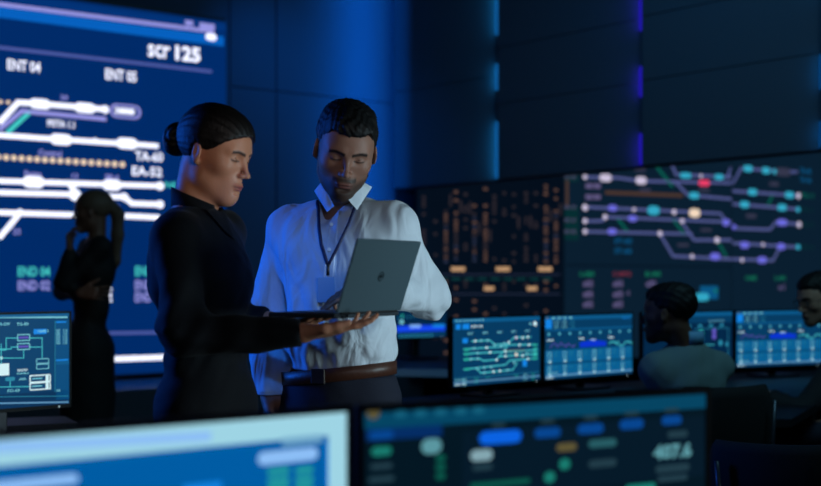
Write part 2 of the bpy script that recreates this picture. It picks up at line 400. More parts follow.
finish(b)
B0 = P(564.5, 0, 10.9).xy; B1 = P(731.5, 0, 11.62).xy; B2 = P(905, 0, 13.1).xy
VIO = glow('px_violet', (80, 88, 142), 1.0); VIO2 = glow('px_violet_bright', (105, 105, 215), 1.0); CYN = glow('px_cyan', (50, 165, 195), 1.0); PNK = glow('px_pinkish', (200, 190, 215), 1.0)
RED = glow('px_red', (232, 62, 104), 1.0); CRM = glow('px_cream', (240, 215, 190), 1.0); GRN = glow('px_green', (8, 92, 80), 1.0); ORG = glow('px_orange_dim', (74, 54, 46), 1.0); BLU = glow('px_blue_label', (10, 84, 130), 1.0)
MUT = glow('px_mute', (92, 84, 124), 1.0); GRY = glow('px_grey_label', (52, 54, 76), 1.0); GRT = glow('px_green_text', (20, 120, 90), 1.0); REDT = glow('px_red_text', (120, 45, 62), 1.0); DGR = glow('px_green_field', (6, 44, 48), 1.0)
b = wall_screen('video_wall', B0, B1, 0.55, 2.75, 'dark wall screen with violet and cyan rail diagram, left half above the monitors', DK2)
b.box((571, 177), 14, 9, DGR); b.box((570, 223), 17, 34, DGR); b.up()
for t in ([(584, 177), (620, 178), (640, 181), (731, 183)], [(672, 165.5), (676, 174.5), (731, 177)], [(676, 183), (688, 195), (731, 199)], [(585, 207), (640, 209.5), (720, 213.5), (726, 221)],
          [(585, 221), (602, 221), (606, 217), (731, 222)], [(585, 231.5), (692, 234)], [(681, 221), (694, 240), (731, 240)], [(660, 234), (673, 256), (731, 259)], [(727, 178), (731, 168)]): b.line(t, 2.7, VIO)
b.line([(656, 166), (672, 186)], 3, GRN); b.line([(618, 219), (627, 231)], 2.6, GRN); b.line([(673, 219), (684, 234)], 2.6, GRN); b.line([(606, 192.5), (682, 195.5)], 3.6, ORG); b.line([(567, 181), (567, 205)], 3.0, ORG)
b.line([(718, 242), (726, 256)], 2.4, GRN); b.up()
for (x, y, w, h, m) in ((605.5, 177.8, 12, 7.5, PNK), (641, 180.5, 11, 7.5, PNK), (685.5, 175.5, 11, 5.5, CYN), (719, 177, 9, 5.5, CYN), (704, 183, 11, 6, RED), (694, 195.5, 10, 6.5, CYN),
                        (612.5, 208, 9, 6, VIO2), (653.5, 210.5, 12, 9, CYN), (694.5, 213, 11, 8.5, CRM), (632.5, 218.5, 9, 6, VIO2), (612, 231.5, 9, 6, VIO2), (726, 222.5, 7, 7, VIO2), (715, 256.5, 10, 7, VIO2)): b.pill((x, y), w, h, m)
for (x, y, r) in ((585, 177, 2.4), (585, 207.5, 3.2), (585, 221, 2.6), (585, 231.5, 2.6), (605, 217, 2.6), (634, 209.5, 2), (674, 212, 2.6), (682, 221, 2.4), (660, 233.5, 2.6), (717, 240, 3), (692, 256.5, 2.2), (701, 176, 1.8)): b.disc((x, y), r, PNK)
for (x, y) in ((589, 186), (597, 186), (589, 197), (597, 197)): b.box((x, y), 7, 5, MUT)
for y in (176.5, 207, 220, 231.5): b.text((570, y), 3.6, 'G1-12', MUT, w=11)
for (x, y) in ((640, 170), (645, 190), (704, 190), (706, 230), (683, 245)): b.box((x, y), 11, 3, GRY)
for y in (241, 251): b.text((623, y), 5.5, 'ST-60', BLU, w=17)
b.text((587, 274), 4.5, 'L-050', GRT, w=14); b.text((622, 274), 4.5, 'C-0072', REDT, w=18); b.text((653, 274), 4.5, 'EL-005', GRT, w=15)
for (x, yy) in ((588, (283.5, 294, 304)), (618, (283.5, 294, 304)), (651, (283.5,))):
    for y in yy: b.text((x, y), 6.5, 'a02', MUT, w=10, bold=.05)
b.text((628, 293), 5, '4', MUT, w=3)
b.line([(566, 265), (731, 267)], 1.2, DK); b.quad((700, 286), (718, 299), BLU); b.up(); b.pill((702, 297), 14, 8, CYN); b.disc((715.5, 291), 1.8, GRT)
finish(b)
b = wall_screen('video_wall', B1 + Vector((.01, .01)), B2, 0.55, 2.75, 'dark wall screen with stepped violet lines and cyan markers above the seated man in glasses', DK2)
for t in ([(733, 183), (741, 168.5), (797, 172)], [(733, 191), (797, 195.5)], [(733, 204), (797, 209)], [(733, 226), (738, 228.5), (770, 229.5), (776, 222), (797, 224)], [(733, 243), (797, 247)], [(733, 259), (773, 260.5), (780, 247)]): b.line(t, 2.7, VIO)
b.line([(768, 205), (772, 196)], 2.6, GRN); b.up()
for (x, y, w, h, m) in ((748, 168.5, 9, 6.5, CYN), (766, 170.5, 8, 6.5, CYN), (775, 171.5, 5, 5, CYN), (752.5, 192, 9, 6.5, CYN), (789.5, 195, 9, 6.5, CYN), (744.5, 204.5, 9, 6.5, CYN), (782, 207.5, 9, 6.5, CYN),
                        (782, 222.5, 10, 6.5, VIO2), (734, 227, 4, 5, VIO2), (744.5, 245, 9, 6.5, VIO2), (781, 246.5, 8, 6.5, VIO2), (762, 260, 9, 6.5, VIO2), (798, 209.5, 4, 5, CYN), (798, 247, 4, 5, CYN)): b.pill((x, y), w, h, m)
for (x, y, r) in ((798.5, 195.8, 3), (799, 224.5, 3), (763, 244.5, 2), (742, 260, 2.2)): b.disc((x, y), r, PNK)
b.pill((783, 172), 15, 8, GRY); b.box((774, 184), 9, 4, GRY); b.box((751, 216), 10, 4, GRY)
for y in (171, 180): b.text((805.5, y), 5.5, 'TA-60', BLU, w=11)
for y in (195.5, 209.5, 224.5, 247): b.text((807.5, y), 5, 'PG-11', DGR if y > 200 else GRN, w=12)
b.text((751, 278), 4.5, 'U-005', GRT, w=11); b.text((780, 278), 4.5, 'L-101', GRT, w=10); b.text((781.5, 287), 5, 'a1', MUT, w=6)
finish(b)
# ---------------------------------------------------------------- desks
DESK = 0.73
def desk(name, poly, label, z=DESK, legs=(), thick=0.035, front=None):
    c = Vector((sum(p[0] for p in poly) / len(poly), sum(p[1] for p in poly) / len(poly)))
    root = empty(name, (c.x, c.y, 0)); tag(root, label, 'desk')
    pl = [(p[0] - c.x, p[1] - c.y) for p in poly]
    MB().prism(pl, z - thick, z).build('desk_top', dark_desk, root)
    for (x, y) in legs: MB().box((x - c.x, y - c.y, (z - thick) / 2), (0.07, 0.07, z - thick), bev=.006).build('leg', dark_metal, root)
    if front:
        (a, b2, z0) = front; m = slab((a[0], a[1]), (b2[0], b2[1]), z0, z - thick, 0.02); m.v = [(v[0] - c.x, v[1] - c.y, v[2]) for v in m.v]
        m.build('modesty_panel', dark_desk, root)
    return root
ML = Vector((0.202, 5.55)); MD = Vector((0.75, 0.66)).normalized(); MN = Vector((MD.y, -MD.x))
desk('control_desk', [tuple(ML - MD * .55 - MN * .32), tuple(Vector((2.0, 7.16))), tuple(Vector((3.5, 7.75))), tuple(Vector((3.8, 6.9))), (2.45, 6.35), (1.62, 4.85), (1.44, 4.83), (1.28, 5.66), tuple(ML - MD * .55 + MN * .62)],
     'long dark control desk carrying the row of four bright monitors', legs=[tuple(ML - MD * .42 - MN * .2), (0.35, 5.0), (3.3, 7.5), (3.4, 7.0), (1.53, 4.95), (1.6, 6.6)])
desk('front_desk', [(-1.55, 0.78), (-0.1, 1.84), (0.62, 2.16), (0.95, 1.72), (0.2, 1.2), (-1.2, 0.35)], 'dark desk nearest the camera under the two blurred monitors', legs=[(-1.25, .65), (-0.1, 1.68), (.62, 2.0), (.75, 1.75), (-1.1, .5)])
desk('rear_desk', [(-.75, 7.566), (0.55, 7.30), (0.75, 8.55), (-.6, 8.8)], 'grey-edged dark desk behind the man with one small monitor', z=0.735, legs=[(-.65, 7.65), (.42, 7.45), (.6, 8.4), (-.5, 8.6)])
rd = [o for o in COL.objects if o.name == 'rear_desk'][0]
e = slab((-.75, 7.561), (0.55, 7.295), .69, .737, .02); e.v = [(v[0] - rd.location.x, v[1] - rd.location.y, v[2]) for v in e.v]
tag(e.build('edge_strip', mat('grey_edge', (150, 166, 195), .4), rd), 'pale grey front edge')
desk('side_desk', [(-2.6, 4.2), (-1.38, 4.72), (-1.5, 4.95), (-2.8, 4.6)], 'dark desk under the monitor with the white wiring diagram', legs=[(-2.5, 4.32), (-1.45, 4.76), (-1.55, 4.87), (-2.65, 4.55)])

# ---------------------------------------------------------------- monitors
bez_m = mat('monitor_black_shell', (5, 6, 7), 0.5, spec=.2)
stand_m = mat('monitor_stand_grey', (38, 40, 44), 0.35, .6)
led_m = glow('standby_led', (190, 220, 230), 1.2)
def monitor(TL, TR, z0, z1, label, base, desk_z, group=None, bez=0.008, chin=0.014, th=0.03):
    A = Vector(TL); B = Vector(TR); d = (B - A).normalized(); n = Vector((d.y, -d.x))
    if n.dot(-(A + B) / 2) < 0: n = -n
    W = (B - A).length; c = (A + B) / 2; r = Vector((c.x - n.x * .1, c.y - n.y * .1, desk_z))
    root = empty('monitor', r); tag(root, label, 'monitor', group)
    M = Matrix(((d.x, -n.x, 0), (d.y, -n.y, 0), (0, 0, 1)))                 # local: x right, y away from the viewer, z up
    off = Vector((c.x, c.y, 0)) - r
    def put(mb): mb.v = [tuple(M @ Vector(v) + off) for v in mb.v]; return mb
    H = z1 - z0; zc = (z0 + z1) / 2
    put(MB().box((0, th / 2 + .003, zc), (W, th, H), bev=.006)).build('housing', bez_m, root)
    fr = MB()
    for s_ in (-1, 1): fr.box((s_ * (W / 2 - bez / 2), 0, zc), (bez, .008, H))
    fr.box((0, 0, z1 - bez / 2), (W, .008, bez)); fr.box((0, 0, z0 + chin / 2), (W, .008, chin))
    put(fr).build('bezel', bez_m, root)
    sw = W - 2 * bez; sh = H - bez - chin
    so = put(MB().box((0, .001, z0 + chin + sh / 2), (sw, .003, sh))).build('screen', base, root)
    put(MB().box((W / 2 - .05, -.0045, z0 + chin * .45), (.006, .002, .003))).build('status_light', led_m, root)
    put(MB().box((0, th + .045, (z0 + desk_z) / 2 + H * .2), (.06, .02, (z0 - desk_z) + H * .4), bev=.004).box((0, th + .02, z0 + H * .38), (.1, .05, .1), bev=.004)).build('stand_neck', stand_m, root)
    put(MB().box((0, th + .03, desk_z + .007), (.26, .19, .014), bev=.005)).build('stand_base', stand_m, root)
    bb = Board((0, 0, 0), (1, 0), sw, sh, 'n')
    bb.A = Vector((A.x, A.y, z0 + chin)) + Vector((d.x, d.y, 0)) * bez + Vector((n.x, n.y, 0)) * .0006
    bb.D = Vector((d.x, d.y, 0)); bb.n = Vector((n.x, n.y, 0)); bb.root = root; bb.screen = so
    return bb
UB = glow('ui_blue', (6, 58, 96), 1.0, True); UD = glow('ui_deep', (3, 38, 70), 1.0, True); UH = glow('ui_header', (12, 88, 138), 1.0); UAZ = glow('ui_azure', (20, 130, 225), 1.0)
UL = glow('ui_lower', (8, 92, 142), 1.0); UT = glow('ui_text', (120, 200, 215), 1.0); UTD = glow('ui_text_dim', (40, 130, 160), 1.0); UTL = glow('ui_trace', (70, 190, 200), 1.0); UW = glow('ui_white', (210, 240, 245), 1.0)
UV = glow('ui_violet', (90, 80, 180), 1.0); URB = glow('ui_royal', (10, 50, 205), 1.0); UG = glow('ui_green', (40, 165, 150), 1.0); UF = glow('ui_footer', (95, 150, 190), 1.0); UO = glow('ui_olive', (110, 95, 55), 1.0)
def draw_table(b, k=1.0):            # telemetry page: three charts above a table
    H = b.h / (b.w / 160)
    b.quad((0, 0), (160, 5), UH); b.quad((0, 5), (160, 17), UB); b.quad((0, 42), (160, 75), UL); b.quad((0, 15.5), (160, 18), UH); b.up()
    b.quad((1, 4), (12, 15), UAZ); b.quad((0, 57.5), (160, 59.5), UB); b.disc((4, 2.2), 1.3, UO)
    for i in range(4): b.pill((15 + i * 10, 2.5), 6, 1.6, UT)
    for j in range(3):
        for i in range(3):
            b.text((20 + i * 14, 7 + j * 3.5), 1.9, ['F-10', 'C-02', 'A-31'][(i + j) % 3], UT if i < 2 else UTD, w=8)
    b.text((148, 5), 2, 'EXT-40', UAZ, w=14)
    for i in range(9):
        x = 7 + i * 18.2; b.pill((x, 22), 5, 4.5, UTD); b.up(); b.pill((x, 22), 2, 2, UT)
    for i, x in enumerate((8, 63, 118)): b.text((x, 29), 3, ['Load', 'Volt', 'Flow'][i], UW, w=10)
    pts = [(8, 39)]
    for i in range(1, 22): pts.append((8 + i * 2.1, 38 - 5 * abs(math.sin(i * .5)) * (1 if i < 10 else .5) + rng.uniform(-1.2, 1.2)))
    b.line(pts, .9, UV)
    pts = [(114 + i * 2.1, 38 - 3 * math.sin(i * .45) - (5 if i == 8 else 0) + rng.uniform(-1, 1)) for i in range(22)]; b.line(pts, 1.3, UTL)
    bars = [(60 + i * 2.2, 34 - 2.5 * math.sin(i / 21 * math.pi) + rng.uniform(-.6, .6)) for i in range(22)]
    for (x, y) in bars: b.quad((x, y), (x + 2.2, 40), URB)
    b.box((84, 32.6), 12, 1.4, UAZ); b.box((84, 31), 9, 1, UW)
    for c in range(6):
        x = 3 + c * 26.5
        for r_ in range(4): b.text((x + 4, 45 + r_ * 3.6), 2.0, ['124', '0.18', '6-5', '32'][(c + r_) % 4], UT, w=7.5)
        b.text((x + 15, 45), 2, '0.4', UTD, w=6); b.text((x + 15, 49), 2, 'kW', UTD, w=5)
        for r_ in range(4): b.text((x + 4, 62 + r_ * 3.2), 1.9, ['41', '86', '7.2'][(c + r_) % 3], UT, w=6)
        b.text((x + 15, 63), 2, '12', UTD, w=5); b.disc((x + 4.5, 56), 1.4, UW); b.disc((x + 4, 72), 1.5, UW)
    b.text((12, H - 8.5), 2, 'console', UT, w=18); b.line([(2, H - 4.6), (158, H - 4.6)], 1.7, UF); b.text((8, H - 2.4), 2.3, 'RUN-1', UW, w=13)
def draw_network(b):                 # rail network page
    H = b.h / (b.w / 160)
    b.quad((0, 0), (160, 5), UH); b.quad((0, 5), (160, 16), UB); b.up()
    b.quad((5, 6.5), (13, 13), UAZ); b.up(); b.quad((16, 6.5), (28, 13), UAZ); b.text((41, 10), 3, 'SCR 125', UW, w=20)
    for i in range(8): b.pill((6 + i * 6.5, 2.3), 4, 1.4, UT)
    b.disc((148, 9.5), 3.2, UW); b.disc((139, 9.5), 1.6, UT)
    for i in range(5): b.text((30 + i * 26, 18.5), 2.4, 'ENT', UT, w=9)
    T = [[(32, 28), (64, 28), (72, 33.5), (96, 34), (108, 26), (140, 26.5)], [(18, 37), (88, 37), (96, 35), (152, 36.5)], [(18, 43), (152, 44)], [(18, 50), (46, 50), (52, 53), (76, 53), (80, 49), (152, 49)],
         [(18, 62), (92, 60), (100, 55), (152, 54.5)], [(40, 62), (48, 68), (106, 67), (114, 58)], [(96, 36), (88, 43), (80, 50)]]
    for t in T: b.line(t, 1.5, UTL)
    b.line([(88, 42), (128, 43)], 1.2, UO); b.up()
    for (x, y) in ((38, 28), (48, 28), (60, 28), (72, 34), (84, 36), (90, 33), (98, 32), (124, 27), (134, 26.5), (118, 36), (136, 36.5), (36, 37), (58, 37), (42, 43), (64, 43), (92, 43), (30, 50), (42, 50), (76, 53), (92, 49), (112, 48), (124, 50), (132, 48), (42, 62), (54, 61.5), (66, 61.5), (54, 68), (70, 67.5), (82, 67.3), (96, 67), (108, 58), (134, 54.5)): b.disc((x, y), 1.7, UW if (x * 7) % 3 else UT)
    b.disc((112, 48), 2.4, AMB); b.disc((112, 26.5), 2, PNK); b.box((23, 38), 9, 3, UG); b.box((23, 43.5), 9, 3, UG); b.box((23, 50), 9, 3, UG); b.box((24, 62), 9, 3, UG)
    for y in (37, 42, 47, 51, 55): b.box((148, y), 8, 2.6, UG)
    b.quad((16, 24), (25, 30), UAZ); b.quad((124, 56), (132, 64), UAZ)
    for (x, n) in ((20, 6), (40, 3), (60, 1), (112, 2), (129, 5), (144, 5)):
        for i in range(n): b.text((x, 74 + i * 2.6), 1.8, '0.12', UT if x in (20, 129) else UG, w=6)
    b.quad((84, 83), (98, 87), UH) if H > 90 else None
    b.line([(2, H - 10), (158, H - 10)], .5, UTD); b.line([(2, H - 4.6), (158, H - 4.6)], 1.4, UF); b.text((12, H - 8), 2, 'console', UT, w=18); b.text((12, H - 2.2), 2.3, 'RUN-1 OK', UW, w=18)
GRP = 'monitors in a row on the long control desk'
def xy(px, Y): return ((px - CX) / F * Y, Y)
def zz(py, Y): return CZ - (py - HY) / F * Y
b = monitor(xy(451.5, 5.55), xy(542, 5.99), 0.785, 1.138, 'monitor with teal rail network diagram, on the desk end nearest the standing man', UB, DESK, GRP); draw_network(b); finish(b)
b = monitor(xy(543.5, 5.93), xy(633, 6.36), 0.785, 1.138, 'monitor with charts and blue table beside the network monitor, left of the grey jacket', UB, DESK, GRP); draw_table(b); finish(b)
b = monitor(xy(642, 6.42), xy(733, 6.78), 0.785, 1.138, 'monitor with violet and teal dots, half hidden behind the man in the grey jacket', UD, DESK, GRP)
b.quad((0, 0), (160, 5), UH); b.quad((0, 5), (160, 14), UB); b.up()
for i in range(7): b.pill((20 + i * 20, 18), 8, 3, UTD)
for (x, y, r, m) in ((126, 26, 4, UV), (126, 33, 4, UV), (102, 28, 5, UG), (102, 36, 5, UTD), (138, 42, 4, UTD), (108, 48, 3.4, UW), (140, 66, 2.6, UG), (150, 44, 3, UTD), (60, 40, 5, UV), (40, 30, 4, UG)): b.disc((x, y), r, m)
b.line([(90, 22), (152, 22), (152, 70)], .8, UTD); b.line([(96, 54), (136, 66)], .9, UTD); b.line([(20, 60), (80, 44), (126, 44)], .9, UTL); b.line([(2, 80), (158, 80)], 1.4, UF)
for i in range(5): b.text((118 + i * 6, 12), 2.2, 'TG', UT, w=4)
finish(b)
b = monitor(xy(735, 6.78), xy(823, 7.06), 0.785, 1.138, 'monitor with charts and blue table, in front of the seated man in glasses', UB, DESK, GRP); draw_table(b); finish(b)
# small monitor on the rear desk
b = monitor(xy(394, 8.2), xy(447, 8.45), 0.885, 1.16, 'small monitor with a bright royal blue bar on the desk behind the man\'s elbow', glow('ui_small', (4, 40, 66), 1.0, True), 0.7385)
b.quad((0, 0), (160, 60), UD); b.up(); b.quad((4, 60), (156, 76), glow('ui_bright_royal', (20, 70, 235), 1.0)); b.quad((4, 80), (156, 98), UB); b.up()
b.pill((62, 62), 36, 9, glow('ui_pale', (120, 170, 250), 1.0)); b.pill((135, 62), 40, 8, UAZ)
for i in range(9): b.quad((14 + i * 12, 83), (20 + i * 12, 96), UTD)
b.disc((20, 50), 6, UT); b.disc((22, 34), 4, UG); b.line([(4, 40), (150, 30)], 1.2, UTD)
finish(b)
# left monitor with the wiring diagram
b = monitor(xy(-62, 3.98), xy(71, 4.32), zz(407, 4.32), zz(311, 4.32), 'monitor with white wiring diagram at the edge beside the standing women', glow('ui_diag', (4, 62, 104), 1.0, True), DESK)
b.mode = 'px'; 
b.line([(-60, 317.5), (67, 317.2)], 1.6, UT); b.quad((-60, 313), (69, 316), UH); b.quad((-60, 399), (68, 405), glow('ui_diag_low', (3, 48, 86), 1.0)); b.quad((56, 320), (69, 399), glow('ui_diag_side', (6, 74, 122), 1.0)); b.up()
b.line([(55, 321), (55, 392)], .6, UTD); b.line([(-60, 397.5), (68, 396)], .7, UTD); b.line([(-60, 404.5), (68, 402)], 1.5, UF)
b.text((4, 324), 3, 'FA-GW', UT, w=12); b.text((22.5, 324), 3, 'TG-E0', UT, w=12)
for y in (337.5, 346.5): b.frame((23.5, y), 12, 6, .9, UT); b.box((23.5, y), 10, 2, UV)
b.line([(18, 338), (6, 338), (6, 350), (-30, 350)], .8, UTL); b.line([(18, 347), (11, 347), (11, 349), (0, 349)], .8, UTL); b.line([(30, 338), (42, 338), (42, 358)], .8, UTL); b.line([(30, 347), (42, 347)], .8, UTL)
b.line([(23.5, 350), (23.5, 358), (0, 358)], .8, UTL); b.line([(1, 344), (1, 364)], .8, UTL); b.disc((1.2, 358), 1.6, UW)
b.box((4, 369.5), 10, 12, UW); b.box((-14, 369), 18, 20, UTD)
for y in (361, 366.5): b.frame((42.5, y), 12, 4.5, .7, UT)
b.box((40, 331.5), 13, 5, UAZ); b.text((43, 331), 2.6, 'NAME 0', UT, w=11)
for y in (378.5, 386): b.frame((40, y), 20, 6.6, 1.2, UW); b.box((47, y), 3, 6, UW); b.box((37, y), 10, 1.1, UT)
b.text((22.5, 370), 2.4, 'RADIO', UW, w=10); b.text((22.5, 373.3), 2.2, 'WAVE-3', UT, w=12); b.pill((10, 379), 10, 4, UTD); b.text((22.5, 379), 2.4, '.000.', UT, w=8)
b.line([(0, 387), (30, 386.5)], .8, UTL); b.line([(10, 381), (10, 387)], .8, UTL); b.text((13.5, 390.5), 3, 'FO-60', UT, w=12); b.text((58, 390.5), 2.6, 'V4', UT, w=4)
for i in range(8): b.text((58, 330 + i * 1.9), 1.5, '0020', UT, w=4); b.text((65, 330 + i * 1.9), 1.5, '114', UT, w=4)
b.box((61, 322), 10, 1.5, UAZ); b.box((62, 360), 12, 1.5, UAZ); b.quad((56, 361.5), (69, 364), UH)
finish(b)
# two big blurred monitors nearest the camera
b = monitor(xy(-45, 1.24), xy(351, 1.535), .82, 1.1585, 'large blurred monitor with pale cyan frame and blue page, nearest the camera', glow('ui_near', (0, 92, 164), 1.0, True), DESK, th=.018)
b.mode = 'px'; PC = glow('ui_pale_cyan', (158, 212, 228), 1.0, True); PB = glow('ui_pale_blue', (140, 190, 245), 1.0)
(u0, z0_) = b.uv((-40, 433)); H_ = b.h; k = b.k((200, 430))
b.face([(0, H_ - 24 * k), (b.w, H_ - 24 * k), (b.w, H_), (0, H_)], PC); b.face([(b.w - 23 * k, 0), (b.w, 0), (b.w, H_), (b.w - 23 * k, H_)], PC)
b.up(); b.line([(-40, 450), (208, 436)], 11, PB); b.box((302, 440), 40, 8, glow('ui_pale_grey', (110, 165, 200), 1.0))
b.quad((326, 440), (328, 486), UAZ); b.pill((288, 456), 60, 13, PB)
for y in (471, 480, 488):
    b.pill((278, y), 22, 5, UG); b.pill((304, y - 1), 18, 5, UG)
b.pill((20, 484), 120, 10, PB); b.pill((202, 487), 40, 8, UAZ)
finish(b)
b = monitor(xy(358, 1.535), xy(709, 1.80), .82, 1.158, 'large blurred dark monitor with blue buttons and green dots, nearest the camera', glow('ui_dark', (3, 22, 34), 1.0, True), DESK, th=.018)
b.mode = 'px'; UG = glow('ui_dim_green', (24, 120, 108), 1.0); UTD = glow('ui_dim_teal', (18, 92, 120), 1.0); UT = glow('ui_dim_text', (90, 150, 160), 1.0); UW = glow('ui_dim_white', (130, 165, 175), 1.0); GRT2 = glow('ui_dark_green', (10, 84, 72), 1.0); UO = glow('ui_dim_olive', (92, 84, 52), 1.0); k = b.k((530, 400)); H_ = b.h; D1 = glow('ui_dark_bar', (4, 68, 98), 1.0); D2 = glow('ui_dark_royal', (4, 44, 100), 1.0); D3 = glow('ui_button', (6, 68, 142), 1.0); D4 = glow('ui_button_hot', (10, 98, 225), 1.0); D5 = glow('ui_soft_grey', (32, 58, 70), 1.0); D6 = glow('ui_soft_teal', (38, 90, 98), 1.0)
b.face([(0, H_ - 17 * k), (b.w, H_ - 17 * k), (b.w, H_ - 2 * k), (0, H_ - 2 * k)], D1); b.quad((366, 428), (442, 436), D2); b.up()
b.disc((373, 412), 7, UO); b.quad((462, 432), (704, 475), glow('ui_dark_panel', (5, 25, 40), 1.0)); b.up()
for x in (400, 420, 440, 460, 478): b.pill((x, 414 - (x - 400) * .05), 12, 7, UTD)
b.pill((381, 435), 24, 9, D3); b.pill((381, 451), 20, 9, UG); b.pill((431, 446), 20, 15, UT); b.pill((381, 466), 22, 6, D5); b.pill((381, 479), 26, 6, D5)
for y in (458, 467, 476): b.pill((440, y), 10, 7, GRT2)
for (x, y, w_, h_, m) in ((500, 437, 42, 13, D4), (547, 432.5, 26, 10, D3), (590, 428.5, 26, 10, D3), (631, 424, 24, 10, D3), (671, 420, 20, 9, D3), (481, 455, 22, 11, UW), (566, 447, 20, 8, UO), (602, 443, 28, 8, D6), (602, 463, 28, 8, D5), (677, 434, 20, 7, D5),
                          (549, 477, 11, 11, UG), (564, 464, 11, 11, UG), (672, 468, 34, 8, D5), (672, 478, 30, 6, D5), (482, 467, 20, 6, D5), (640, 487, 30, 7, UG), (500, 483, 60, 5, GRT2)): b.pill((x, y), w_, h_, m)
for x, y in ((498, 425), (547, 421), (590, 417.5), (631, 413.5), (671, 410)): b.pill((x, y), 14, 4, D5)
b.text((672, 451), 15, '407.6', UT, w=38, bold=.05)
finish(b)
